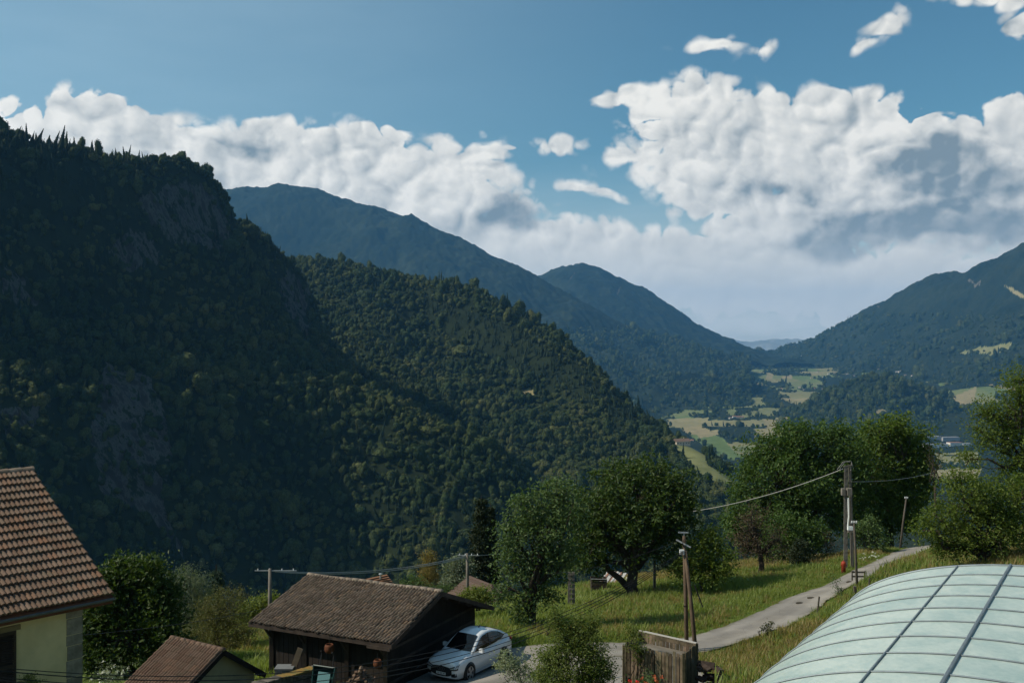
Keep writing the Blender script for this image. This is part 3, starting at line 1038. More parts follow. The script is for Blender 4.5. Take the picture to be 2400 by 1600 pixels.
def ground_mat():
    m = bpy.data.materials.new('meadow_ground')
    m.use_nodes = True
    T = NT(m.node_tree)
    b = T.n['Principled BSDF']
    b.inputs['Roughness'].default_value = 0.95
    b.inputs['Specular IOR Level'].default_value = 0.05
    tc = T.new('ShaderNodeTexCoord').outputs['Object']
    n = T.noise(tc, 0.12, 6, 0.6)
    n2 = T.noise(tc, 1.4, 5, 0.7)
    dry = T.new('ShaderNodeAttribute', attribute_name='dry').outputs['Fac']
    c = T.mix(T.ramp(n, 0.35, 0.65), (0.085, 0.135, 0.028), (0.120, 0.155, 0.038))
    c = T.mix(T.ramp(T.math('ADD', dry, T.math('MULTIPLY_ADD', n2, 0.9, -0.45)), 0.3, 0.9), c, (0.20, 0.155, 0.06))
    c = T.mix(T.ramp(n2, 0.45, 0.75, 0, 0.6), c, (0.032, 0.040, 0.014))
    T._in(b.inputs['Base Color'], c)
    bn = T.new('ShaderNodeBump')
    bn.inputs['Strength'].default_value = 0.9
    bn.inputs['Distance'].default_value = 0.15
    T._in(bn.inputs['Height'], T.noise(tc, 5.0, 5, 0.75))
    T.l.new(bn.outputs[0], b.inputs['Normal'])
    return m


nx, ny = 260, 300
gx = np.linspace(-75, 95, nx)
gy = 2 + (208 - 2) * np.linspace(0, 1, ny) ** 1.35
GX, GY = np.meshgrid(gx, gy)
GZZ = GT(GX, GY) + 0.05 * fbm(GX / 2.5, GY / 2.5, 3, 40)
idx = np.arange(nx * ny).reshape(ny, nx)
me = np_mesh('meadow', np.stack([GX, GY, GZZ], -1).reshape(-1, 3), np.stack([idx[:-1, :-1], idx[:-1, 1:], idx[1:, 1:], idx[1:, :-1]], -1).reshape(-1, 4))
PXg = 1200 + GX / GY * F
PYg = 800 - (GZZ - CZ) / GY * F


def dryness(X, Y):
    px = 1200 + X / Y * F
    d = 0.02 + 0.30 * fbm(X / 9, Y / 9, 3, 50)
    road_x = 10.3 + (Y - 50) * 0.752
    right = X > road_x + 0.5
    d = d + np.where(right, 0.42 + 0.25 * fbm(X / 4, Y / 4, 2, 51), 0)
    d = d + np.where((Y > 78) & (X > 10) & (X < 30), 0.55, 0)
    d = d + np.where((X < -8) & (Y > 55), 0.25, 0)
    return np.clip(d, 0, 1)


attr(me, 'dry', dryness(GX, GY))
meadow = link('meadow', me, None, ground_mat())
tag(meadow, kind='structure')

# --- lane and yard
def asphalt(name, c, c2, dust):
    m = bpy.data.materials.new(name)
    m.use_nodes = True
    T = NT(m.node_tree)
    b = T.n['Principled BSDF']
    b.inputs['Roughness'].default_value = 0.9
    b.inputs['Specular IOR Level'].default_value = 0.15
    tc = T.new('ShaderNodeTexCoord').outputs['Object']
    n = T.noise(tc, 0.5, 6, 0.65)
    col = T.mix(T.ramp(n, 0.35, 0.68), c, c2)
    col = T.mix(T.ramp(T.noise(tc, 2.2, 5, 0.7), 0.5, 0.8, 0, 0.7), col, dust)
    cr = T.new('ShaderNodeTexVoronoi', feature='DISTANCE_TO_EDGE')
    T._in(cr.inputs['Vector'], T.vec('ADD', tc, T.vec('SCALE', T.comb(n, n, 0), 1.2)))
    cr.inputs['Scale'].default_value = 0.55
    col = T.mix(T.ramp(cr.outputs['Distance'], 0.0, 0.012, 0.35, 0), col, (0.045, 0.042, 0.035))
    ac = T.math('ABSOLUTE', T.new('ShaderNodeAttribute', attribute_name='across').outputs['Fac'])
    edge = T.ramp(T.math('ADD', ac, T.math('MULTIPLY_ADD', T.noise(tc, 1.8, 4, 0.7), 0.7, -0.35)), 0.80, 1.05)
    col = T.mix(T.math('MULTIPLY', edge, 0.75), col, (0.11, 0.105, 0.05))
    track = T.ramp(T.math('ABSOLUTE', T.math('SUBTRACT', ac, 0.5)), 0.28, 0.05, 0, 0.30)
    col = T.mix(track, col, (0.33, 0.31, 0.28))
    col = T.mix(T.ramp(T.noise(tc, 0.22, 3, 0.5), 0.52, 0.60, 0, 0.35), col, (0.13, 0.125, 0.12))
    T._in(b.inputs['Base Color'], col)
    bn = T.new('ShaderNodeBump')
    bn.inputs['Strength'].default_value = 0.5
    bn.inputs['Distance'].default_value = 0.02
    T._in(bn.inputs['Height'], T.noise(tc, 30, 3, 0.7))
    T.l.new(bn.outputs[0], b.inputs['Normal'])
    return m


M_road = asphalt('lane_asphalt', (0.19, 0.175, 0.155), (0.25, 0.23, 0.205), (0.30, 0.265, 0.21))
road_c = [(-4.2, 43.2), (-1.8, 45.6), (0.4, 47.6), (3.0, 48.7), (6.0, 49.6), (9.0, 50.9), (12.3, 53.6), (16.0, 57.6), (18.2, 60.6), (22.3, 65.4), (26.4, 70.8), (31.4, 78.0), (35.2, 84.2), (39, 91)]
road_w = [2.6, 2.5, 2.2, 1.8, 1.65, 1.6, 1.5, 1.5, 1.5, 1.5, 1.5, 1.5, 1.5, 1.5]


def spline(pts, k=14):
    out = []
    n = len(pts)
    for i in range(n - 1):
        p0, p1, p2, p3 = (np.array(pts[max(i - 1, 0)]), np.array(pts[i]), np.array(pts[i + 1]), np.array(pts[min(i + 2, n - 1)]))
        for j in range(k):
            t = j / k
            out.append(0.5 * (2 * p1 + (p2 - p0) * t + (2 * p0 - 5 * p1 + 4 * p2 - p3) * t ** 2 + (3 * p1 - p0 - 3 * p2 + p3) * t ** 3))
    out.append(np.array(pts[-1]))
    return np.array(out)


RC = spline(road_c)
RW = np.interp(np.arange(len(RC)) / 14, np.arange(len(road_w)), road_w)
tg = np.gradient(RC, axis=0)
tg /= np.linalg.norm(tg, axis=1)[:, None]
nr = np.stack([-tg[:, 1], tg[:, 0]], 1)
rows = []
for i, (c, w) in enumerate(zip(RC, RW)):
    wl = w + 0.16 * vnoise(np.array([i * 0.35]), np.array([0.5]), 3)[0] + 0.12 * vnoise(np.array([i * 1.3]), np.array([0.5]), 4)[0]
    wr = w + 0.2 * vnoise(np.array([i * 0.35]), np.array([7.5]), 3)[0] + 0.12 * vnoise(np.array([i * 1.3]), np.array([7.5]), 4)[0]
    for s in np.linspace(-1, 1, 9):
        q = c + nr[i] * (wl if s > 0 else wr) * s
        rows.append((q[0], q[1], 0))
rows = np.array(rows)
rows[:, 2] = GT(rows[:, 0], rows[:, 1]) + 0.07
n9 = np.arange(len(rows)).reshape(-1, 9)
across = np.tile(np.linspace(-1, 1, 9), len(RC))
lane = link('lane', np_mesh('lane', rows, np.stack([n9[:-1, :-1], n9[:-1, 1:], n9[1:, 1:], n9[1:, :-1]], -1).reshape(-1, 4)), None, M_road)
attr(lane.data, 'across', across)
tag(lane, kind='structure')


def road_dist(X, Y):
    d = np.full(np.shape(X), 1e9)
    for i in range(0, len(RC), 2):
        d = np.minimum(d, np.hypot(X - RC[i, 0], Y - RC[i, 1]) - RW[i])
    return d


# bare stony ground of the yard beside the plank bin
yard = []
for (x, y) in [(-6.0, 39.0), (-2, 38), (2, 37), (6, 37.0), (8.2, 40), (8.5, 44), (8.5, 48.5), (6, 49), (2.6, 47.8), (-1, 45.2), (-4.5, 42.0)]:
    yard.append((x, y))
bm = bmesh.new()
vs = [bm.verts.new((x, y, 0)) for x, y in yard]
fa = bm.faces.new(vs)
bmesh.ops.triangulate(bm, faces=[fa])
for _ in range(4):
    bmesh.ops.subdivide_edges(bm, edges=bm.edges[:], cuts=1, use_grid_fill=True)
for v in bm.verts:
    v.co.z = GZ(v.co.x, v.co.y) + 0.05
yme = bpy.data.meshes.new('yard')
bm.to_mesh(yme)
bm.free()
tag(link('yard', yme, None, asphalt('yard_gravel', (0.20, 0.185, 0.165), (0.27, 0.25, 0.225), (0.15, 0.135, 0.11))), kind='structure')

# ------------------------------------------------------------------ pool enclosure
def enclosure():
    root = empty('pool_enclosure', (0, 0, 0))
    tag(root, 'curved translucent pool enclosure with grey metal ribs beside the lane', 'pool enclosure')
    k = 0.8
    P0 = A(2244.6, 1328.9, 30.1 * k)
    ax = Vector((0.62, 1.0, -0.0193)).normalized()
    b = Vector((0.85, -0.527, 0.0)).normalized()
    lc, aw, rise = 2.5 * k, 5.9 * k, 2.4 * k
    h0 = 0.25 * k

    def pt(lam, s, out=0.0):
        """point of the shell: lam across, s metres towards the eye, out from the shell"""
        t = max(-0.9999, min(0.9999, (lam - lc) / aw))
        ang = math.acos(-t)
        x = lc - aw * math.cos(ang)
        z = h0 - rise + rise * math.sin(ang)
        nrm = Vector((-math.cos(ang) / aw, math.sin(ang) / rise)).normalized()
        return P0 + b * (x + nrm.x * out) + Vector((0, 0, 1)) * (z + nrm.y * out) - ax * s
    L0, L1 = lc - aw * 0.9995, lc + aw * 0.9995
    cuts = [L0, -3.0 * 0 - 0.0, 1.43 * k, 2 * lc - 1.43 * k, 2 * lc, L1]
    nb, st = 12, 1.2
    pm = bpy.data.materials.new('polycarbonate')
    pm.use_nodes = True
    T = NT(pm.node_tree)
    p = T.n['Principled BSDF']
    tc = T.new('ShaderNodeTexCoord').outputs['Object']
    oi = T.new('ShaderNodeObjectInfo').outputs['Random']
    v = T.vec('ADD', tc, T.comb(T.math('MULTIPLY', oi, 9.0), 0, 0))
    n = T.noise(T.vec('MULTIPLY', v, (1, 1, 1)), 0.9, 6, 0.65, 0.6)
    n2 = T.noise(v, 9.0, 5, 0.75)
    st2 = T.noise(T.vec('MULTIPLY', v, (3.0, 1.2, 6.0)), 3.0, 5, 0.7)
    f = T.ramp(T.math('ADD', T.math('ADD', T.math('MULTIPLY', n, 0.5), T.math('MULTIPLY', n2, 0.25)), T.math('MULTIPLY', st2, 0.25)), 0.32, 0.64)
    T._in(p.inputs['Base Color'], T.mix(f, (0.26, 0.36, 0.335), (0.47, 0.535, 0.48)))
    p.inputs['Roughness'].default_value = 0.32
    p.inputs['Specular IOR Level'].default_value = 0.5
    p.inputs['Transmission Weight'].default_value = 0.0
    al = mat('grey_aluminium', (0.20, 0.235, 0.255), 0.5, 0.3, var=0.2)
    for i in range(nb):
        for j in range(5):
            m = MB()
            N = 22
            a0, a1 = cuts[j], cuts[j + 1]
            t0 = math.acos(-max(-0.9999, min(0.9999, (a0 - lc) / aw)))
            t1 = math.acos(-max(-0.9999, min(0.9999, (a1 - lc) / aw)))
            vs = []
            for q in range(N + 1):
                lam = lc - aw * math.cos(t0 + (t1 - t0) * (q / N * 0.997 + 0.0015))
                for s, o in ((i * st + 0.02, 0.0), ((i + 1) * st - 0.02, 0.0), ((i + 1) * st - 0.02, -0.016), (i * st + 0.02, -0.016)):
                    sag = 0.0
                    vs.append(pt(lam, s, o + sag))
            fs = []
            for q in range(N):
                for c in range(4):
                    fs.append((q * 4 + c, q * 4 + (c + 1) % 4, q * 4 + 4 + (c + 1) % 4, q * 4 + 4 + c))
            m.add(vs, fs)
            m.build('panel', pm, root, False)
    for i in range(nb + 1):
        m = MB()
        m.tube([pt(lc - aw * math.cos(math.pi * (0.002 + 0.996 * q / 48)), i * st, 0.012) for q in range(49)], 0.015 if i else 0.028, 6)
        m.build('rib', al, root, True)
    for lam, r in ((0.0, 0.016), (1.43 * k, 0.034), (2 * lc - 1.43 * k, 0.034), (2 * lc, 0.016), (L0, 0.06), (L1, 0.06)):
        MB().tube([pt(lam, s, 0.02) for s in (-0.05, nb * st * 0.5, nb * st + 0.05)], r, 6).build('rail', al, root)
    # end wall, low kerb under it
    m = MB()
    ring = [pt(lc - aw * math.cos(math.pi * (0.002 + 0.996 * q / 24)), 0.01, -0.03) for q in range(25)]
    ring2 = [r + ax * 0.02 for r in ring]
    m.add(ring + ring2, [tuple(range(25)), tuple(range(49, 24, -1))] + [(i, i + 1, 26 + i, 25 + i) for i in range(24)])
    m.build('end_panel', pm, root)
    z0 = P0.z + h0 - rise
    c = MB()
    for lam in (L0, L1):
        p_a, p_b = pt(lam, -0.3), pt(lam, nb * st + 0.3)
        c.bar(p_a - Vector((0, 0, 0.35)), p_b - Vector((0, 0, 0.35)), 0.5, 0.6)
    c.build('kerb', mat('pool_kerb', (0.32, 0.31, 0.29), 0.9, var=0.3), root)
    return root


enclosure()

# ------------------------------------------------------------------ roofs and houses
def roof_tile_mesh(name, w, ln, rolls, hgt, m, thick=0.018, lift=0.03, lobes=None):
    """one tile: x across (0..w), y up the slope (0..ln), rolls standing along y"""
    N = rolls * 6
    mb = MB()
    vs = []
    for y, l in ((0.0, lift), (ln, 0.0)):
        for q in range(N + 1):
            u = q / N
            ph = (u * rolls) % 1.0
            z = hgt * max(0.0, math.sin(math.pi * ph)) ** 0.8 if lobes is None else hgt * lobes(ph)
            vs.append((u * w, y, z + l + thick))
    for q in range(N + 1):
        v = vs[q]
        vs.append((v[0], 0.0, v[2] - thick - lift * 0.55))
    n1 = N + 1
    fs = [(q, q + 1, n1 + q + 1, n1 + q) for q in range(N)] + [(2 * n1 + q, 2 * n1 + q + 1, q + 1, q) for q in range(N)]
    mb.add(vs, fs)
    me = mb.mesh(name)
    me.materials.append(m)
    return me


def tile_mat(name, c1, c2, c3, moss=0.3):
    m = bpy.data.materials.new(name)
    m.use_nodes = True
    T = NT(m.node_tree)
    b = T.n['Principled BSDF']
    b.inputs['Roughness'].default_value = 0.9
    b.inputs['Specular IOR Level'].default_value = 0.15
    tc = T.new('ShaderNodeTexCoord').outputs['Object']
    g = T.new('ShaderNodeNewGeometry')
    oi = T.new('ShaderNodeObjectInfo').outputs['Random']
    r = T.math('FRACT', T.math('ADD', oi, g.outputs['Random Per Island']))
    pos = g.outputs['Position']
    c = T.mix(r, c1, c2)
    c = T.mix(T.ramp(T.math('FRACT', T.math('MULTIPLY', r, 5.3)), 0.75, 1.0, 0, 0.8), c, c3)
    n = T.noise(pos, 3.0, 5, 0.7)
    c = T.mix(T.ramp(n, 0.45, 0.72, 0, moss), c, (0.09, 0.085, 0.06))
    n2 = T.noise(pos, 22.0, 4, 0.7)
    c = T.mix(T.ramp(n2, 0.4, 0.7, 0, 0.5), c, T.vec('MULTIPLY', c, (0.6, 0.58, 0.56)))
    T._in(b.inputs['Base Color'], c)
    bn = T.new('ShaderNodeBump')
    bn.inputs['Strength'].default_value = 0.5
    bn.inputs['Distance'].default_value = 0.01
    T._in(bn.inputs['Height'], T.noise(pos, 60.0, 4, 0.7))
    T.l.new(bn.outputs[0], b.inputs['Normal'])
    return m


def place(o, org, x, y, z):
    M = Matrix((x, y, z)).transposed().to_4x4()
    M.translation = org
    o.matrix_world = M
    return o


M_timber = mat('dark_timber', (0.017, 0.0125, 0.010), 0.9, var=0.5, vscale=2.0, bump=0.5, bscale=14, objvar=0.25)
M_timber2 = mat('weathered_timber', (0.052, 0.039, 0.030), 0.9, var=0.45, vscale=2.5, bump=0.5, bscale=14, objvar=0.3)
M_render = mat('yellow_render', (0.62, 0.50, 0.26), 0.95, var=0.18, vscale=1.2, bump=0.35, bscale=40, coord='Object')
M_quoin = mat('quoin_stone', (0.25, 0.22, 0.165), 0.95, var=0.4, vscale=3.5, bump=0.5, bscale=18, objvar=0.12)
M_zinc = mat('zinc_gutter', (0.16, 0.17, 0.175), 0.55, 0.5, var=0.3, vscale=4)
M_rust = mat('rust_board', (0.14, 0.055, 0.028), 0.85, var=0.4, vscale=3)
M_black = mat('black_wire', (0.012, 0.012, 0.013), 0.6)
UP = Vector((0, 0, 1))


def yellow_house():
    root = empty('yellow_house', (-14, 31, 3))
    tag(root, 'pale yellow house with stone corner blocks and orange brown tiled roof', 'house')
    inv = root.matrix_world.inverted()
    e = Vector((0.655, 0.755, 0)).normalized()
    n = Vector((0.755, -0.655, 0)).normalized()
    Q = A(265, 1394, 30.2)
    R = Vector((Q.x - n.x * 5.58, Q.y - n.y * 5.58, Q.z + 3.3))
    s = (R - Q).normalized()
    nn = n * s.z + UP * math.hypot(s.x, s.y)
    SL = (R - Q).length

    def fix(o):
        o.location = Vector(o.location) - root.location
        return o
    tm = roof_tile_mesh('tile', 0.30, 0.43, 2, 0.050, tile_mat('roof_clay', (0.125, 0.078, 0.054), (0.170, 0.120, 0.090), (0.175, 0.095, 0.058), 0.6), lift=0.085)
    rows = 17
    for i in range(rows):
        for j in range(17):
            o = bpy.data.objects.new('tile', tm)
            COL.objects.link(o)
            o.parent = root
            jit = random.uniform(-0.006, 0.006)
            place(o, Q - e * (0.30 * (j + 1)) + s * (SL / rows * i - 0.02 + jit) + nn * (0.012 + random.uniform(0, 0.006)) - root.location, e, s, nn)
    # deck under the tiles, both slopes, long enough to leave the picture
    Lr = 13.0
    m = MB()
    back = R - n * 5.58 - UP * 3.3
    for (a, b2) in ((Q, R), (back, R)):
        off = UP * 0.16
        m.add([a - UP * 0.02, b2 - UP * 0.02, b2 - e * Lr - UP * 0.02, a - e * Lr - UP * 0.02, a - off, b2 - off, b2 - e * Lr - off, a - e * Lr - off],
              [(0, 1, 2, 3), (4, 7, 6, 5), (0, 4, 5, 1), (1, 5, 6, 2), (2, 6, 7, 3), (3, 7, 4, 0)])
    fix(m.build('roof_deck', M_rust, root))
    for j in range(8):
        rt = MB()
        a = R - e * (0.42 * j - 0.03)
        pts = []
        vs = []
        for (tt, rr) in ((0.0, 0.15), (0.44, 0.125)):
            for k in range(7):
                an = math.pi * k / 6
                vs.append(a - e * tt + n * math.cos(an) * rr + UP * (math.sin(an) * rr * 0.9 + 0.02))
        fs = [(k, k + 1, 8 + k, 7 + k) for k in range(6)] + [tuple(range(7))]
        rt.add(vs, fs)
        fix(rt.build('ridge_tile', tile_mat('ridge_clay', (0.20, 0.15, 0.11), (0.26, 0.20, 0.15), (0.22, 0.16, 0.12), 0.7) if 'ridge_c' not in MATS else MATS['ridge_c'], root))
        MATS.setdefault('ridge_c', bpy.data.materials['ridge_clay'])
    # gutter and fascia
    g = MB()
    gp0 = Q + n * 0.07 - UP * 0.07 + e * 0.03
    ring = []
    vs = []
    for (pp) in (gp0, gp0 - e * Lr):
        for k in range(9):
            an = math.pi + math.pi * k / 8
            vs.append(pp + n * math.cos(an) * 0.075 + UP * math.sin(an) * 0.075)
        for k in range(8, -1, -1):
            an = math.pi + math.pi * k / 8
            vs.append(pp + n * math.cos(an) * 0.065 + UP * math.sin(an) * 0.065)
    g.add(vs, [(k, (k + 1) % 18, 18 + (k + 1) % 18, 18 + k) for k in range(18)] + [tuple(range(9)) + tuple(range(9, 18))])
    fix(g.build('gutter', M_zinc, root))
    fix(MB().bar(Q - UP * 0.15 - n * 0.05, Q - UP * 0.15 - n * 0.05 - e * Lr, 0.05, 0.20).build('fascia', M_rust, root))
    # walls
    c0 = Q - n * 0.5 - e * 0.72
    c0 = Vector((c0.x, c0.y, 0))
    zt = Q.z - 0.06
    depth = 9.0
    m = MB()
    ring = [c0, c0 - e * 12, c0 - e * 12 - n * depth, c0 - n * depth]
    m.add([p + UP * 1.5 for p in ring] + [p + UP * zt for p in ring], [(0, 1, 5, 4), (1, 2, 6, 5), (2, 3, 7, 6), (3, 0, 4, 7), (4, 5, 6, 7)])
    fix(m.build('wall', M_render, root))
    # right gable triangle
    gt = Vector((R.x, R.y, R.z - 0.2)) - e * 0.72
    m = MB()
    a, b2 = c0 + UP * zt, c0 - n * depth + UP * zt
    m.add([a, b2, gt, a - e * 0.2, b2 - e * 0.2, gt - e * 0.2], [(0, 1, 2), (3, 5, 4), (0, 3, 4, 1), (1, 4, 5, 2), (2, 5, 3, 0)])
    fix(m.build('gable', M_render, root))
    # corner blocks
    dQ = c0.y
    zz = zt - 0.03
    for h in (0.48, 0.50, 0.32, 0.43, 0.52, 0.40, 0.46, 0.44, 0.5):
        w = random.uniform(0.46, 0.50)
        cpos = c0 + n * 0.012 - e * (w / 2 - 0.015) + UP * (zz - h / 2)
        q = MB().box((0, 0, 0), (w, 0.30, h - 0.018), None)
        bm = bmesh.new()
        mm = q.mesh('corner_block')
        bm.from_mesh(mm)
        bmesh.ops.bevel(bm, geom=bm.edges[:], offset=0.012, segments=1, affect='EDGES')
        bm.to_mesh(mm)
        bm.free()
        mm.materials.append(M_quoin)
        o = link('corner_block', mm, root)
        place(o, cpos - n * 0.14 - root.location, e, -n, UP)
        zz -= h

    # shutter of the window at the picture edge
    def fac_t(px):
        k = (px - 1200) / F
        return (c0.x + n.x * 0.03 - k * (c0.y + n.y * 0.03)) / (e.x - k * e.y)
    t0 = fac_t(37)
    top = CZ - (1475 - 800) / F * (c0 - e * t0).y
    sw, sh = 0.62, 2.0
    so = empty('shutter', (0, 0, 0))
    so.parent = root
    M = Matrix((e, -n, UP)).transposed().to_4x4()
    M.translation = c0 - e * t0 + n * 0.05 + UP * (top - sh) - root.location
    so.matrix_local = M
    ms = mat('brown_shutter', (0.040, 0.026, 0.017), 0.7, var=0.3, vscale=6)
    for (x, z, w, h) in ((-0.035, sh / 2, 0.07, sh), (-sw + 0.035, sh / 2, 0.07, sh), (-sw / 2, sh - 0.05, sw - 0.14, 0.10), (-sw / 2, 0.05, sw - 0.14, 0.1), (-sw / 2, sh * 0.5, sw - 0.14, 0.12)):
        MB().box((x, 0, z), (w, 0.045, h)).build('stile', ms, so)
    zc = 0.14
    while zc < sh - 0.12:
        if abs(zc - sh * 0.5) > 0.08:
            MB().box((-sw / 2, 0.004, zc), (sw - 0.14, 0.05, 0.012), Matrix.Rotation(math.radians(38), 3, 'X')).build('slat', ms, so)
        zc += 0.062
    MB().box((-sw / 2, 0.035, sh / 2), (sw - 0.15, 0.005, sh - 0.1)).build('backing', M_black, so)
    MB().box((-sw / 2 - 0.02, -0.01 + 0.05, sh + 0.07), (sw + 0.3, 0.10, 0.14)).build('lintel', mat('lintel', (0.20, 0.15, 0.07), 0.9, var=0.2), so)
    return root


yellow_house()


def gable_building(root, u, v, Rr, length, zr, near_run, near_drop, far_run, far_drop):
    """frame of a gabled roof: Rr ridge end (right), u along ridge to the left, v across to the far side"""
    u, v = Vector(u).normalized(), Vector(v).normalized()
    return dict(R=Rr, u=u, v=v, L=length, ne=Rr - v * near_run - UP * near_drop, fe=Rr + v * far_run - UP * far_drop, nr=near_run, nd=near_drop, fr=far_run, fd=far_drop)


def garden_shed():
    root = empty('tiled_shed', (-12, 40.5, 1))
    tag(root, 'small rendered shed with ribbed tile roof and rounded ridge tiles below the yellow house', 'shed')
    v = Vector((0.535, 0.845, 0)).normalized()
    u = Vector((-0.845, 0.535, 0)).normalized()
    R = A(523.5, 1524, 40.0)
    Lg = 3.15
    near_run, near_drop, far_run, far_drop = 2.55, 1.45, 2.25, 1.56

    def fix(o):
        o.location = Vector(o.location) - root.location
        return o
    tmat = tile_mat('shed_clay', (0.135, 0.082, 0.058), (0.18, 0.122, 0.09), (0.21, 0.13, 0.09), 0.55)
    tmesh = roof_tile_mesh('tile', 0.30, 0.36, 2, 0.07, tmat, lift=0.025)
    sN = (-v * near_run - UP * near_drop).normalized()
    for side in (0, 1):
        s = ((v * near_run + UP * near_drop) if side == 0 else (-v * far_run + UP * far_drop)).normalized()
        slope = math.hypot(near_run, near_drop) if side == 0 else math.hypot(far_run, far_drop)
        base = R - s * slope
        across = -u if side == 0 else u
        nn = across.cross(s)
        if nn.z < 0:
            nn = -nn
        st = base + (u * Lg if side == 0 else Vector((0, 0, 0)))
        rows = int(slope / 0.325)
        if side == 0:
            for i in range(rows + 1):
                for j in range(10):
                    o = bpy.data.objects.new('tile', tmesh)
                    COL.objects.link(o)
                    o.parent = root
                    yy = slope - 0.36 - 0.325 * (rows - i) + 0.0
                    if yy < -0.2:
                        continue
                    place(o, st + across * (0.315 * j) + s * (yy + random.uniform(-0.006, 0.006)) + nn * (0.03 + random.uniform(0, 0.008)) - root.location, across, s, nn)
        m = MB()
        a0, a1 = base, R
        b0, b1 = base + u * Lg, R + u * Lg
        dn = -nn * 0.08
        m.add([a0, a1, b1, b0, a0 + dn, a1 + dn, b1 + dn, b0 + dn], [(0, 1, 2, 3), (4, 7, 6, 5), (0, 4, 5, 1), (1, 5, 6, 2), (2, 6, 7, 3), (3, 7, 4, 0)])
        fix(m.build('roof_deck', M_timber2, root))
        # barge boards
        for q, off in ((Vector((0, 0, 0)), -u * 0.03), (u * Lg, u * 0.03)):
            fix(MB().bar(base + q + off - UP * 0.06, R + q + off - UP * 0.06, 0.05, 0.20).build('barge_board', M_timber, root))
    for j in range(10):
        rt = MB()
        a = R + u * (0.318 * j)
        vs = []
        for (tt, rr) in ((-0.02, 0.135), (0.30, 0.115)):
            for k in range(8):
                an = math.pi * k / 7
                vs.append(a + u * tt + v * math.cos(an) * rr + UP * (math.sin(an) * rr + 0.01))
        rt.add(vs, [(k, k + 1, 9 + k, 8 + k) for k in range(7)] + [tuple(range(8))])
        fix(rt.build('ridge_tile', tmat, root, True))
    # walls
    m = MB()
    wz = R.z - 0.12
    ix = 0.28
    pts = []
    for (uu) in (ix, Lg - ix):
        a = R + u * uu
        pts += [a - v * (near_run - 0.35) + UP * (-near_drop * (near_run - 0.35) / near_run - 0.12), a - UP * 0.12, a + v * (far_run - 0.35) + UP * (-far_drop * (far_run - 0.35) / far_run - 0.12)]
    lo = [Vector((p.x, p.y, -0.8)) for p in pts]
    allp = pts + lo
    m.add(allp, [(6, 8, 2, 1, 0), (9, 3, 4, 5, 11), (0, 3, 9, 6), (2, 8, 11, 5)])
    fix(m.build('wall', mat('shed_render', (0.33, 0.29, 0.17), 0.95, var=0.2, vscale=1.5, bump=0.3, bscale=30), root))
    fix(MB().bar(R + v * (far_run - 0.3) + u * 0.2 - UP * (far_drop - 0.1), R + v * (far_run - 0.3) - u * 0.1 - UP * (far_drop - 0.1), 0.14, 0.16).build('purlin_end', M_timber, root))
    return root


garden_shed()


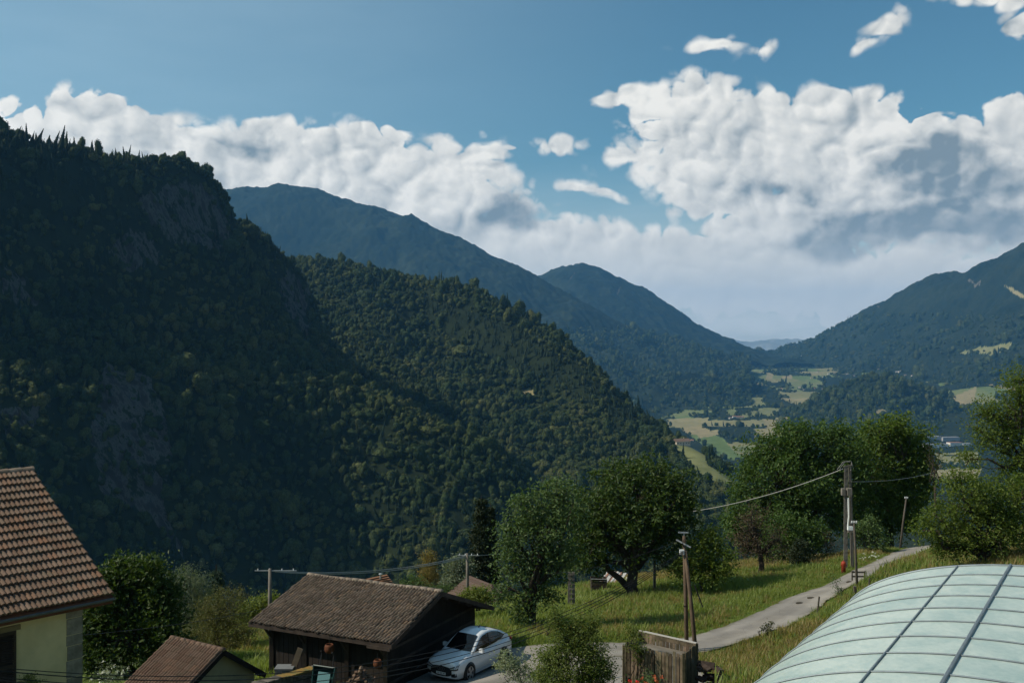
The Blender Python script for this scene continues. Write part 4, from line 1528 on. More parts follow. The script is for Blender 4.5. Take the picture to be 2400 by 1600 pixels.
def barn():
    v = Vector((0.437, 0.9, 0)).normalized()
    u = Vector((-0.9, 0.437, 0)).normalized()
    N0 = Vector((-5.6, 43.8, 0))
    root = empty('timber_barn', (-9, 46, 0.7))
    tag(root, 'dark timber barn with a broad low roof of weathered brown tiles', 'barn')

    def fix(o):
        o.location = Vector(o.location) - root.location
        return o
    R = A(1035, 1387, 46.5)
    Lg = 7.7
    nr, nd, fr, fd = 4.35, 1.27, 5.3, 1.95
    tmat = tile_mat('barn_clay', (0.085, 0.062, 0.046), (0.165, 0.125, 0.095), (0.20, 0.135, 0.088), 0.6)
    s = (v * nr + UP * nd).normalized()
    slope = math.hypot(nr, nd)
    base = R - s * slope
    across = -u
    nn = across.cross(s)
    nn = nn if nn.z > 0 else -nn
    st = base + u * Lg
    # tiles: too many and too small to pick apart, real geometry in one part
    tm = roof_tile_mesh('barn_tile', 0.17, 0.30, 1, 0.07, tmat, lift=0.03)
    tv = np.array([list(p.co) for p in tm.vertices])
    tf = np.array([list(p.vertices) for p in tm.polygons])
    VV, FF = [], []
    rows, cols = 20, 45
    k = 0
    B = np.array([list(across), list(s), list(nn)])
    for i in range(rows):
        for j in range(cols):
            jx, jy = random.uniform(-0.012, 0.012), random.uniform(-0.03, 0.03)
            org = np.array(list(st + across * (Lg / cols * j + jx + (0.03 if i % 2 else 0)) + s * (slope / rows * i - 0.05 + jy) + nn * (0.02 + random.uniform(0, 0.02) + 0.03 * math.sin(j * 0.4) * math.sin(i * 0.35))))
            rz = random.uniform(-0.04, 0.04)
            c, sn = math.cos(rz), math.sin(rz)
            t2 = tv.copy()
            t2[:, 0], t2[:, 1] = tv[:, 0] * c - tv[:, 1] * sn, tv[:, 0] * sn + tv[:, 1] * c
            VV.append(t2 @ B + org)
            FF.append(tf + k)
            k += len(tv)
    tme = np_mesh('roof_tiles', np.concatenate(VV), np.concatenate(FF), False)
    o = fix(link('roof_tiles', tme, root, tmat))
    o['kind'] = 'stuff'
    bpy.data.meshes.remove(tm)
    for side in (0, 1):
        b0 = base if side == 0 else R + v * fr - UP * fd
        n2 = nn if side == 0 else (v * fd + UP * fr).normalized()
        m = MB()
        dn = -n2 * 0.09
        a0, a1, c0, c1 = b0, R, b0 + u * Lg, R + u * Lg
        m.add([a0, a1, c1, c0, a0 + dn, a1 + dn, c1 + dn, c0 + dn], [(0, 1, 2, 3), (4, 7, 6, 5), (0, 4, 5, 1), (1, 5, 6, 2), (2, 6, 7, 3), (3, 7, 4, 0)])
        fix(m.build('roof_deck', M_timber2 if side else M_timber, root))
        for q, off in ((Vector((0, 0, 0)), -u * 0.03), (u * Lg, u * 0.03)):
            fix(MB().bar(b0 + q + off - UP * 0.08, R + q + off - UP * 0.08, 0.06, 0.20).build('barge_board', M_timber2, root))
        fix(MB().bar(b0 - UP * 0.08 + u * -0.05, b0 - UP * 0.08 + u * (Lg + 0.05), 0.05, 0.18).build('eaves_board', M_timber2, root))
    for j in range(20):
        rt = MB()
        a = R + u * (0.385 * j) + UP * (0.03 + 0.02 * math.sin(j * 0.7))
        vs = []
        for (tt, rr) in ((-0.02, 0.15), (0.37, 0.13)):
            for q in range(7):
                an = math.pi * q / 6
                vs.append(a + u * tt + v * math.cos(an) * rr + UP * math.sin(an) * rr * 0.8)
        rt.add(vs, [(q, q + 1, 8 + q, 7 + q) for q in range(6)] + [tuple(range(7))])
        fix(rt.build('ridge_tile', tile_mat('barn_ridge', (0.24, 0.19, 0.145), (0.30, 0.245, 0.19), (0.26, 0.2, 0.15), 0.4) if 'barn_ridge' not in bpy.data.materials else bpy.data.materials['barn_ridge'], root, True))
    # walls: plank boards on near side and gable
    ov = 0.75
    zb = 0.3
    # gable (right) end boards, vertical
    gx0 = R - u * -ov
    x = -(nr - ov)
    while x < fr - ov:
        w = random.uniform(0.20, 0.30)
        xm = min(x + w / 2, fr - ov)
        top = R.z - 0.14 - (nd * -xm / nr if xm < 0 else fd * xm / fr)
        c = R + u * ov + v * xm
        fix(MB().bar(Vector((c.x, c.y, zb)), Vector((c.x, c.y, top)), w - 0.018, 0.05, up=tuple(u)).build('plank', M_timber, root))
        x += w
    y = ov
    while y < Lg - ov:
        w = random.uniform(0.22, 0.34)
        c = R + u * (y + w / 2) - v * (nr - ov)
        top = R.z - 0.14 - nd * (nr - ov) / nr
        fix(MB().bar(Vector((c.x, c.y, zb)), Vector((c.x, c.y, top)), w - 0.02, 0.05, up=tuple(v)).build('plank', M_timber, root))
        y += w
    # inner walls closing the volume
    m = MB()
    pts = []
    for uu in (ov + 0.05, Lg - ov):
        a = R + u * uu
        pts += [a - v * (nr - ov - 0.05) - UP * (nd * (nr - ov) / nr + 0.15), a - UP * 0.15, a + v * (fr - ov) - UP * (fd * (fr - ov) / fr + 0.15)]
    lo = [Vector((p.x, p.y, -1.0)) for p in pts]
    m.add(pts + lo, [(6, 8, 2, 1, 0), (9, 3, 4, 5, 11), (0, 3, 9, 6), (2, 8, 11, 5)])
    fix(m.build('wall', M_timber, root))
    # posts, braces and battens seen under the eaves
    for uu in (ov - 0.02, Lg * 0.36, Lg * 0.66, Lg - ov + 0.02):
        c = R + u * uu - v * (nr - ov + 0.05)
        top = R.z - 0.14 - nd * (nr - ov) / nr
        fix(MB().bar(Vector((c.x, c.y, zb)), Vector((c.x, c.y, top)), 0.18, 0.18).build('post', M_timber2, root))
        fix(MB().bar(Vector((c.x, c.y, top - 0.9)), Vector((c.x, c.y, top - 0.15)) - v * 0.6, 0.10, 0.10).build('brace', M_timber2, root))
    for zz in (0.95, 1.75, 2.45):
        a = R + u * (ov - 0.04) - v * (nr - ov)
        b = R + u * (ov - 0.04) + v * (fr - ov)
        fix(MB().bar(Vector((a.x, a.y, zz)), Vector((b.x, b.y, zz)), 0.05, 0.12).build('rail', M_timber2, root))
    for k in range(9):
        c = R + u * (ov - 0.03) - v * (nr - ov) + v * ((nr + fr - 2 * ov) * (k + 0.5) / 9)
        fix(MB().bar(R + u * 0.02 - v * (nr * (1 - k / 4.5)) - UP * (nd * (1 - k / 4.5) + 0.2) if k < 4.5 else R + u * 0.02 + v * (fr * (k / 4.5 - 1)) - UP * (fd * (k / 4.5 - 1) + 0.2),
                     R + u * 1.2 - v * (nr * (1 - k / 4.5)) - UP * (nd * (1 - k / 4.5) + 0.2) if k < 4.5 else R + u * 1.2 + v * (fr * (k / 4.5 - 1)) - UP * (fd * (k / 4.5 - 1) + 0.2), 0.12, 0.14).build('purlin', M_timber2, root))
    return root


barn()


# ------------------------------------------------------------------ poles and wires
M_pole = mat('pole_wood', (0.115, 0.080, 0.052), 0.9, var=0.4, vscale=1.5, bump=0.4, bscale=12)
M_poled = mat('pole_wood_grey', (0.10, 0.085, 0.068), 0.9, var=0.4, vscale=1.5)
M_conc = mat('pole_concrete', (0.19, 0.17, 0.145), 0.95, var=0.35, vscale=1.2, bump=0.3, bscale=20)
M_galv = mat('galvanised', (0.42, 0.43, 0.43), 0.5, 0.6, var=0.25, vscale=8)
M_cable = mat('pale_cable', (0.36, 0.35, 0.32), 0.6)
M_glass_ins = mat('porcelain', (0.75, 0.76, 0.74), 0.3)


def telegraph_a_pole():
    b = gp(1612, 50.0)
    root = empty('a_frame_pole', b)
    tag(root, 'twin leg wooden telephone pole with small metal crossarms behind the plank bin', 'utility pole')
    top = A(1603, 1255, 50.0) - b
    l1 = A(1611, 1560, 50.0) - b
    l2 = A(1637, 1575, 49.6) - b
    MB().tube([l1 - UP * 0.6, l1.lerp(top, 0.5), top], [0.115, 0.10, 0.08], 9).build('leg', M_pole, root, True)
    t2 = A(1606, 1290, 49.9) - b
    MB().tube([l2 - UP * 0.6, l2.lerp(t2, 0.5), t2], [0.12, 0.105, 0.085], 9).build('leg', M_pole, root, True)
    MB().bar(A(1590, 1247, 50) - b, A(1613, 1248, 50) - b, 0.07, 0.07).add(*[[], []]).build('crossarm', M_galv, root)
    MB().bar(A(1603, 1247, 50) - b, top - UP * 0.5, 0.05, 0.05).build('bracket', M_galv, root)
    MB().bar(A(1585, 1264, 49.9) - b, A(1619, 1282, 49.7) - b, 0.06, 0.06).build('crossarm', M_galv, root)
    c = A(1598, 1293, 49.85) - b
    MB().box(c, (0.22, 0.14, 0.24)).build('junction_box', M_glass_ins, root)
    MB().box(A(1606, 1420, 49.85) - b, (0.16, 0.05, 0.05)).build('collar', M_black, root)
    MB().tube([A(1601, 1280, 49.8) - b, A(1600, 1270, 49.7) - b, A(1604, 1262, 49.75) - b], 0.02, 5).build('cable_loop', M_black, root)
    # stay wire guard
    s = empty('stay_guard', (0, 0, 0))
    a, e = A(1628, 1370, 51.5), A(1647, 1422, 51.5)
    o = MB().tube([a, e], 0.035, 6).build('stay_guard', M_black)
    bpy.data.objects.remove(s)
    tag(o, 'black rod leaning in the grass right of the twin leg pole', 'rod')
    return root


telegraph_a_pole()


def ladder_pole(parent, b, base, top, w, dpt, holes, name='post'):
    """concrete pole: two flanges joined by rungs"""
    base, top = Vector(base), Vector(top)
    sx = Vector((w / 2, 0, 0))
    for sgn in (-1, 1):
        MB().bar(base + sx * sgn - UP * 0.8, top + sx * sgn * 0.75, 0.05, dpt).build('flange', M_conc, parent)
    for i in range(holes):
        t = (i + 0.5) / holes
        c = base.lerp(top, t)
        MB().box(c, (w * 0.9, dpt * 0.6, 0.09)).build('web', M_conc, parent)


def power_pole():
    b = gp(1986, 71.5)
    root = empty('concrete_power_pole', b)
    tag(root, 'tall twin concrete power pole with grey boxes standing at the lane verge', 'utility pole')
    d = 71.5
    h = (A(1984, 1092, d) - b).z
    ladder_pole(root, b, (-0.14, 0, 0), (-0.10, 0, h), 0.15, 0.14, 14)
    ladder_pole(root, b, (0.50, 0.35, 0), (0.28, 0.3, h - 0.1), 0.12, 0.12, 12)
    MB().box(A(1976, 1152, d - 0.2) - b, (0.24, 0.3, 0.48)).build('meter_box', M_conc, root)
    MB().box(A(1990, 1152, d - 0.25) - b, (0.34, 0.34, 0.5)).build('meter_box', M_conc, root)
    MB().tube([A(1988, 1166, d - 0.3) - b, A(1989, 1210, d - 0.3) - b, A(1987, 1232, d - 0.3) - b], 0.05, 6).build('conduit', M_glass_ins, root)
    wb = A(1992, 1237, d - 0.35) - b
    MB().box(wb, (0.34, 0.22, 0.26)).build('cabinet', mat('white_cabinet', (0.78, 0.80, 0.80), 0.35), root)
    MB().box(A(1993, 1244, d - 0.35) - b, (0.36, 0.22, 0.18)).build('cabinet_base', M_conc, root)
    for px, py, px2, py2 in ((1962, 1100, 1990, 1080), (1968, 1098, 1992, 1082), (1990, 1080, 2000, 1098), (1996, 1085, 1994, 1102)):
        a, e = A(px, py, d) - b, A(px2, py2, d) - b
        MB().tube([a, a.lerp(e, 0.5) + UP * 0.25, e], 0.014, 4).build('jumper', M_cable, root)
    MB().bar(A(1976, 1093, d) - b, A(1997, 1090, d) - b, 0.08, 0.08).build('crossarm', M_conc, root)
    return root


power_pole()


def simple_pole(name, px0, py0, px1, py1, d, r, label, m, arms=(), dtop=None, sink=0.5):
    a, t = A(px0, py0, d), A(px1, py1, dtop or d)
    root = empty(name, a)
    tag(root, label, 'utility pole')
    MB().tube([Vector((0, 0, -sink)), (t - a) * 0.5, t - a], [r * 1.25, r * 1.1, r * 0.85], 8).build('shaft', m, root, True)
    for (dx, dz, w, col) in arms:
        MB().bar(t - a + Vector((-w + dx, 0, dz)), t - a + Vector((w + dx, 0, dz)), 0.06, 0.06).build('crossarm', M_galv, root)
        for s in (-0.85, -0.3, 0.3, 0.85):
            MB().tube([t - a + Vector((dx + s * w, 0, dz)), t - a + Vector((dx + s * w, 0, dz + 0.13))], [0.035, 0.025], 6).build('insulator', M_glass_ins, root)
    return root


simple_pole('telephone_pole', 2010, 1382, 2001, 1224, 60.0, 0.065, 'slim dark wooden pole standing on the lane edge before the concrete pole', M_poled, ((0.02, -0.02, 0.18, 0),))
simple_pole('leaning_pole', 2108, 1286, 2124, 1167, 84.0, 0.075, 'leaning grey wooden pole beside the far end of the lane', M_poled, ((0, 0, 0.14, 0),))
simple_pole('line_pole', 633, 1480, 633, 1332, 62.0, 0.12, 'pole with a wide insulator crossarm left of the barn roof', M_conc, ((0.35, -0.12, 1.3, 0),), sink=2)
simple_pole('line_pole', 1096, 1400, 1095, 1296, 75.0, 0.11, 'pale pole rising behind the barn ridge near the brown hip roof', M_conc, ((0.1, -0.15, 0.8, 0),), sink=2)
simple_pole('short_post', 1534, 1384, 1534, 1311, 72.0, 0.09, 'short pale concrete post right of the big walnut trunk', M_conc)
o = empty('lattice_post', A(1339, 1420, 64))
tag(o, 'short concrete ladder post in the meadow left of the walnut trunk', 'post')
ladder_pole(o, None, (0, 0, 0), (0, 0, 2.2), 0.30, 0.2, 7)


def wire(label, pts, r, m, sag=0.0, n=18):
    a, e = Vector(pts[0]), Vector(pts[-1])
    path = [a.lerp(e, i / n) - UP * sag * 4 * (i / n) * (1 - i / n) for i in range(n + 1)]
    o = MB().tube(path, r, 5).build('cable', m)
    tag(o, label, 'cable', 'overhead cables')
    return o


# thick twisted line on the left, to the pole behind the barn and through the trees to the concrete pole
for k, (dx, lab) in enumerate(((0.0, 'upper pale cable of the pair above the barn ridge'), (0.6, 'lower pale cable of the pair above the barn ridge'))):
    wire(lab, [A(620 + 25 * k, 1336 + 3 * k, 62), A(1092, 1302 + 3 * k, 75)], 0.034, M_cable, 0.55)
wire('pale cable running from the barn pole into the pear tree', [A(1096, 1302, 75), A(1330, 1262, 82)], 0.02, M_cable, 0.3)
wire('thick pale cable from the walnut to the twin concrete pole', [A(1540, 1208, 76), A(1976, 1098, 71.5)], 0.025, M_cable, 0.55)
wire('thin cable from the twin concrete pole to the far right trees', [A(1995, 1128, 71.5), A(2190, 1106, 92)], 0.018, M_cable, 0.25)
wire('thin dark cable from the telephone pole top towards the walnut', [A(1600, 1262, 49.9), A(1280, 1345, 50)], 0.008, M_black, 0.3)
# phone wires from the twin leg pole across barn and sheds to the left
ends = [(-40, 1506, 27), (-40, 1560, 27), (-40, 1567, 26.6), (-40, 1582, 26.3), (-40, 1589, 26)]
mids = ['highest black wire crossing the yellow house wall', 'second black wire crossing the yellow house wall', 'third black wire crossing the yellow house wall', 'fourth black wire crossing the yellow house wall', 'lowest black wire crossing the yellow house wall']
for k, (ex, ey, ed) in enumerate(ends):
    if k == 0:
        wire(mids[k], [A(640, 1420, 58), A(ex, ey, ed)], 0.012, M_black, 0.25)
    else:
        wire(mids[k], [A(1602, 1288 + 2 * k, 49.8), A(ex, ey, ed)], 0.013 if k % 2 else 0.016, M_black, 2.2 + 0.10 * k, 36)


# ------------------------------------------------------------------ car
def car():
    f = Vector((-0.545, -0.839, 0)).normalized()
    lft = Vector((0.839, -0.545, 0)).normalized()
    c = Vector((-1.92, 46.58, 0))
    c.z = GZ(c.x, c.y) + 0.09
    root = empty('parked_car', c)
    root.rotation_euler = (0, 0, math.atan2(f.y, f.x))
    root.scale = (1.0, 1.0, 1.14)
    tag(root, 'white coupe style electric SUV parked beside the timber barn', 'car')
    paint = mat('white_paint', (0.62, 0.65, 0.67), 0.22, spec=0.6)
    paint.node_tree.nodes['Principled BSDF'].inputs['Coat Weight'].default_value = 0.6
    glass = mat('car_glass', (0.004, 0.005, 0.006), 0.06, spec=0.45)
    blk = mat('car_black', (0.012, 0.012, 0.013), 0.45)
    rub = mat('tyre_rubber', (0.014, 0.014, 0.014), 0.85)
    alloy = mat('alloy_wheel', (0.42, 0.42, 0.43), 0.3, 0.7)
    lamp = mat('headlamp', (0.30, 0.33, 0.36), 0.08, 0.3, spec=0.8)
    red = mat('tail_lamp', (0.18, 0.01, 0.01), 0.2)
    Lc = 4.59

    # x runs forward, nose at +2.3; half width as function of x and height
    def hw(x, z):
        w = 0.925
        k = abs(x) / 2.3
        w *= 1 - 0.16 * max(0, (k - 0.62) / 0.38) ** 2.2
        if z < 0.45:
            w *= 0.94 + 0.06 * (z - 0.18) / 0.27
        if z > 0.72:
            w *= 1 - 0.10 * ((z - 0.72) / 0.36) ** 1.4
        return w
    st = [2.30, 2.26, 2.16, 1.95, 1.6, 1.25, 0.95, 0.4, -0.3, -0.9, -1.4, -1.8, -2.05, -2.2, -2.28]
    top = [0.70, 0.83, 0.90, 0.95, 1.00, 1.035, 1.055, 1.03, 1.04, 1.06, 1.08, 1.10, 1.09, 1.02, 0.90]
    bot = [0.34, 0.26, 0.22, 0.20, 0.20, 0.20, 0.20, 0.20, 0.20, 0.20, 0.20, 0.22, 0.28, 0.36, 0.5]
    m = MB()
    vs = []
    fine = spline(list(zip(st, top, bot)), 3)
    for x, t, b in fine:
        prof = [(0.0, b), (0.6, b), (1.0, b + 0.06), (1.0, b + 0.45 * (t - b)), (1.0, b + 0.75 * (t - b)), (0.96, t - 0.05), (0.80, t - 0.005), (0.5, t + 0.03 * min(1, max(0, (x - 0.7) / 0.4))), (0, t + 0.045 * min(1, max(0, (x - 0.7) / 0.4)))]
        ring = []
        for (u, z) in prof:
            ring.append((x, hw(x, z) * u, z))
        full = ring + [(p[0], -p[1], p[2]) for p in ring[-2:0:-1]]
        vs.append(full)
    nrg = len(vs[0])
    flat = [p for r in vs for p in r]
    fs = []
    for i in range(len(vs) - 1):
        for k in range(nrg):
            fs.append((i * nrg + k, i * nrg + (k + 1) % nrg, (i + 1) * nrg + (k + 1) % nrg, (i + 1) * nrg + k))
    fs.append(tuple(range(nrg)))
    fs.append(tuple(range((len(vs) - 1) * nrg, len(vs) * nrg))[::-1])
    m.add(flat, fs)
    from mathutils.bvhtree import BVHTree
    skin = BVHTree.FromPolygons([Vector(p) for p in m.v], m.f)
    body = m.build('body', paint, root, True)

    # cabin
    def roofz(x):
        xs = [1.10, 0.85, 0.55, 0.18, -0.25, -0.7, -1.2, -1.7, -2.05]
        zs = [1.02, 1.17, 1.36, 1.55, 1.61, 1.60, 1.51, 1.34, 1.14]
        return np.interp(-x, [-q for q in xs], zs)

    def cw(x, z):
        t = min(1, max(0, (z - 1.0) / 0.6))
        return 0.835 - 0.24 * t ** 1.15 - 0.10 * max(0, (-x - 1.2)) ** 1.2
    m = MB()
    xs = np.linspace(1.12, -2.07, 24)
    vs = []
    for x in xs:
        zt = roofz(x)
        r = []
        zb = 0.96
        for t in (0, 0.35, 0.7, 0.92):
            z = zb + (zt - zb) * t
            r.append((x, cw(x, z), z))
        r.append((x, cw(x, zt) * 0.86, zt - 0.004))
        r.append((x, cw(x, zt) * 0.5, zt + 0.018))
        r.append((x, 0, zt + 0.024))
        vs.append(r + [(p[0], -p[1], p[2]) for p in r[-2::-1]])
    nr_ = len(vs[0])
    m.add([p for r in vs for p in r], [(i * nr_ + k, i * nr_ + k + 1, (i + 1) * nr_ + k + 1, (i + 1) * nr_ + k) for i in range(len(vs) - 1) for k in range(nr_ - 1)])
    m.build('roof', paint, root, True)

    # glazing laid a hand's thickness of paint outside the shell
    def side_win(s, outline):
        mm = MB()
        cx = sum(p[0] for p in outline) / len(outline)
        cz = sum(p[1] for p in outline) / len(outline)
        rings = []
        for sc in (1.0, 0.66, 0.33):
            rings.append([(cx + (x - cx) * sc, cz + (z - cz) * sc) for x, z in outline])
        pts = [(x, s * (cw(x, z) + 0.012), z) for r in rings for x, z in r] + [(cx, s * (cw(cx, cz) + 0.012), cz)]
        n = len(outline)
        ff = []
        for r in range(2):
            ff += [(r * n + i, r * n + (i + 1) % n, (r + 1) * n + (i + 1) % n, (r + 1) * n + i) for i in range(n)]
        ff += [(2 * n + i, 2 * n + (i + 1) % n, 3 * n) for i in range(n)]
        mm.add(pts, ff)
        return mm
    dlo = [(0.86, 1.055), (0.62, 1.22), (0.30, 1.40), (0.02, 1.50), (-0.4, 1.535), (-0.8, 1.515), (-1.2, 1.43), (-1.55, 1.30), (-1.72, 1.20), (-1.45, 1.13), (-0.8, 1.075), (0.0, 1.05)]
    for s in (1, -1):
        side_win(s, dlo).build('side_window', glass, root, True)
        MB().bar((-0.36, s * (cw(-0.36, 1.06) + 0.016), 1.06), (-0.42, s * (cw(-0.4, 1.52) + 0.016), 1.53), 0.07, 0.012, up=(0, s, 0)).build('door_pillar', blk, root)
        for x in (0.25, -0.85):
            MB().box((x, s * (hw(x, 0.93) + 0.014), 0.93), (0.20, 0.025, 0.03)).build('door_handle', paint, root)
        MB().box((0.62, s * 1.03, 1.08), (0.14, 0.20, 0.14)).build('mirror', paint, root)
        MB().box((0.1, s * (hw(0, 0.3) + 0.0), 0.28), (2.4, 0.03, 0.10)).build('sill', mat('sill_grey', (0.35, 0.38, 0.40), 0.4), root)
    ws = MB()
    grid = []
    for i in range(7):
        t = i / 6
        x = 1.04 + (0.24 - 1.04) * t
        z = roofz(x)
        for k in range(9):
            y = -1 + 2 * k / 8
            wmax = cw(x, z) * 0.86
            grid.append((x + 0.02 - 0.10 * (y * y) * (1 - t) * 0.6, y * wmax, z + 0.034 - 0.01 * y * y))
    ws.add(grid, [(i * 9 + k, i * 9 + k + 1, (i + 1) * 9 + k + 1, (i + 1) * 9 + k) for i in range(6) for k in range(8)])
    ws.build('windscreen', glass, root, True)
    rw = MB()
    grid = []
    for i in range(5):
        x = -1.15 - 0.75 * i / 4
        z = roofz(x)
        for k in range(7):
            y = -1 + 2 * k / 6
            grid.append((x, y * cw(x, z) * 0.78, z + 0.036 - 0.01 * y * y))
    rw.add(grid, [(i * 7 + k, i * 7 + k + 1, (i + 1) * 7 + k + 1, (i + 1) * 7 + k) for i in range(4) for k in range(6)])
    rw.build('rear_window', glass, root, True)

    # nose: every piece laid on the skin of the body
    def nose(y, z):
        h = skin.ray_cast(Vector((4, y, z)), Vector((-1, 0, 0)))
        return h[0].x if h[0] is not None else 2.0

    def front(name, ys, lo, hi, m_, off=0.012):
        q = MB()
        nz = 6
        g = []
        for y in ys:
            for k in range(nz):
                z = lo(y) + (hi(y) - lo(y)) * k / (nz - 1)
                g.append((nose(y, z) + off, y, z))
        q.add(g, [(i * nz + k, i * nz + k + 1, (i + 1) * nz + k + 1, (i + 1) * nz + k) for i in range(len(ys) - 1) for k in range(nz - 1)])
        return q.build(name, m_, root, True)
    Y = np.linspace(-0.58, 0.58, 17)
    front('grille', Y, lambda y: 0.34 + 0.10 * (abs(y) / 0.58) ** 3, lambda y: 0.735 - 0.05 * (abs(y) / 0.58) ** 2, blk)
    front('splitter', np.linspace(-0.72, 0.72, 15), lambda y: 0.245 + 0.02 * abs(y), lambda y: 0.285 + 0.02 * abs(y), blk)
    for s in (-1, 1):
        ys = np.linspace(s * 0.50, s * 0.80, 8)
        front('headlight_surround', np.linspace(s * 0.46, s * 0.83, 9), lambda y: 0.60 + 0.10 * max(0, abs(y) - 0.5), lambda y: 0.70 + 0.36 * max(0, abs(y) - 0.47), blk, 0.010)
        front('headlight', ys, lambda y: 0.64 + 0.13 * (abs(y) - 0.5), lambda y: 0.675 + 0.36 * (abs(y) - 0.5), lamp, 0.02)
        front('air_intake', np.linspace(s * 0.56, s * 0.80, 8), lambda y: 0.36 + 0.05 * (abs(y) - 0.56), lambda y: 0.47 + 0.25 * (abs(y) - 0.56), blk)
    plate = front('number_plate', np.linspace(-0.26, 0.26, 5), lambda y: 0.40, lambda y: 0.50, mat('plate_white', (0.62, 0.63, 0.62), 0.4), 0.03)
    pm = mat('plate_ink', (0.02, 0.02, 0.025), 0.5)
    for i, y in enumerate((0.19, 0.135, 0.06, 0.01, -0.04, -0.115, -0.17)):
        MB().box((nose(y, 0.45) + 0.032, y, 0.45), (0.004, 0.028, 0.062)).build('plate_mark', pm, root)
    # ring badge
    for i in range(4):
        y = 0.135 - 0.09 * i
        MB().tube([(nose(y, 0.62) + 0.02, y + 0.06 * math.cos(a * 0.5236), 0.62 + 0.06 * math.sin(a * 0.5236)) for a in range(13)], 0.007, 4, False).build('badge_ring', mat('badge', (0.10, 0.10, 0.11), 0.3, 0.6), root)
    # wheels
    for x in (1.385, -1.385):
        for s in (1, -1):
            w = empty('wheel', (x, s * 0.80, 0.36))
            w.parent = root
            MB().tube([(0, -s * 0.10, 0), (0, s * 0.147, 0)], 0.425, 26).build('arch', blk, w, True)
            t = MB()
            prof = [(-0.10, 0.25), (-0.10, 0.345), (-0.06, 0.362), (0.13, 0.362), (0.165, 0.345), (0.17, 0.262), (0.13, 0.252)]
            vs, fs = [], []
            N = 28
            for k in range(N):
                a = 2 * math.pi * k / N
                for (yy, rr) in prof:
                    vs.append((math.cos(a) * rr, s * yy, math.sin(a) * rr))
            q = len(prof)
            for k in range(N):
                for j in range(q - 1):
                    fs.append((k * q + j, k * q + j + 1, ((k + 1) % N) * q + j + 1, ((k + 1) % N) * q + j))
            t.add(vs, fs)
            t.build('tyre', rub, w, True)
            r = MB()
            for k in range(5):
                for dd in (-0.13, 0.13):
                    a = 2 * math.pi * k / 5 + dd
                    r.bar((math.cos(a) * 0.03, s * 0.158, math.sin(a) * 0.03), (math.cos(a) * 0.255, s * 0.160, math.sin(a) * 0.255), 0.045, 0.02, up=(0, 1, 0))
            r.tube([(0, s * 0.12, 0), (0, s * 0.172, 0)], 0.06, 12)
            for k in range(28):
                a, a2 = 2 * math.pi * k / 28, 2 * math.pi * (k + 1) / 28
                r.bar((math.cos(a) * 0.256, s * 0.155, math.sin(a) * 0.256), (math.cos(a2) * 0.256, s * 0.155, math.sin(a2) * 0.256), 0.03, 0.02, up=(0, 1, 0))
            r.build('rim', alloy, w)
            MB().tube([(0, s * 0.08, 0), (0, s * 0.10, 0)], 0.25, 22).build('brake_disc', blk, w)
    for s in (1, -1):
        MB().box((-2.19, s * 0.62, 0.95), (0.10, 0.42, 0.08)).build('tail_light', red, root)
    MB().tube([(-0.6, 0, 1.62), (-0.78, 0, 1.70)], [0.03, 0.012], 6).build('antenna', blk, root)
    return root


car()

# ------------------------------------------------------------------ plank bin, woodpile, planter, yard things
M_plank = mat('grey_plank', (0.150, 0.115, 0.076), 0.92, var=0.5, vscale=3.0, bump=0.6, bscale=16, objvar=0.45, col2=(0.060, 0.050, 0.030))


def plank_bin():
    d = 37.0
    NL, NR = A(1462, 1512, d + 0.3), A(1602, 1531, d - 1.2)
    BR = A(1633, 1508, d + 0.6)
    side = BR - NR
    side.z = 0
    fr_ = NR - NL
    fr_.z = 0
    BL = NL + side
    root = empty('plank_bin', (NL.x, NL.y, NL.z - 2.2))
    tag(root, 'open grey bin of upright weathered planks at the lane edge', 'bin')
    rl = root.location
    H = 2.3
    for (a, b, n) in ((NL, NR, 17), (NR, BR, 9), (NL, BL, 8), (BL, BR, 17)):
        a, b = Vector(a), Vector(b)
        t = (b - a)
        t.z = 0
        ln = t.length
        t.normalize()
        nn = Vector((t.y, -t.x, 0))
        x = 0
        for i in range(n):
            w = ln / n
            c = a + t * (w * (i + 0.5)) + nn * random.uniform(-0.008, 0.012)
            z = a.z + (b.z - a.z) * (i + 0.5) / n + random.uniform(-0.06, 0.05)
            q = MB().bar(Vector((c.x, c.y, z - H)) - rl, Vector((c.x + random.uniform(-.01, .01), c.y, z)) - rl, w - random.uniform(0.016, 0.045), 0.028, up=tuple(nn))
            q.build('plank', M_plank, root)
    for P in (NL, NR, BR, BL):
        MB().bar(Vector((P.x, P.y, P.z - H)) - rl, Vector((P.x, P.y, P.z + 0.02)) - rl, 0.10, 0.10).build('corner_post', M_plank, root)
    # sheet lying inside just below the rim, bright metal edge at the back
    lid = MB()
    dz = Vector((0, 0, -0.16))
    ps = [NL + dz, NR + dz, BR + dz * 2.4, BL + dz * 2.4]
    ps = [p - rl for p in ps]
    mid = sum(ps, Vector((0, 0, 0))) / 4
    ps = [mid + (p - mid) * 0.95 for p in ps]
    lid.add(ps + [p - UP * 0.03 for p in ps], [(0, 1, 2, 3), (7, 6, 5, 4), (0, 4, 5, 1), (1, 5, 6, 2), (2, 6, 7, 3), (3, 7, 4, 0)])
    lid.build('sheet_lid', mat('dusty_sheet', (0.19, 0.165, 0.13), 0.9, var=0.35, vscale=1.5), root)
    MB().bar(BL - rl + UP * 0.05, BR - rl + UP * 0.03, 0.05, 0.05).build('metal_edge', mat('pale_edge', (0.42, 0.40, 0.37), 0.5), root)
    MB().bar(BL - rl - UP * 0.08, BR - rl - UP * 0.1, 0.04, 0.14).build('rear_board', M_plank, root)
    return root


plank_bin()


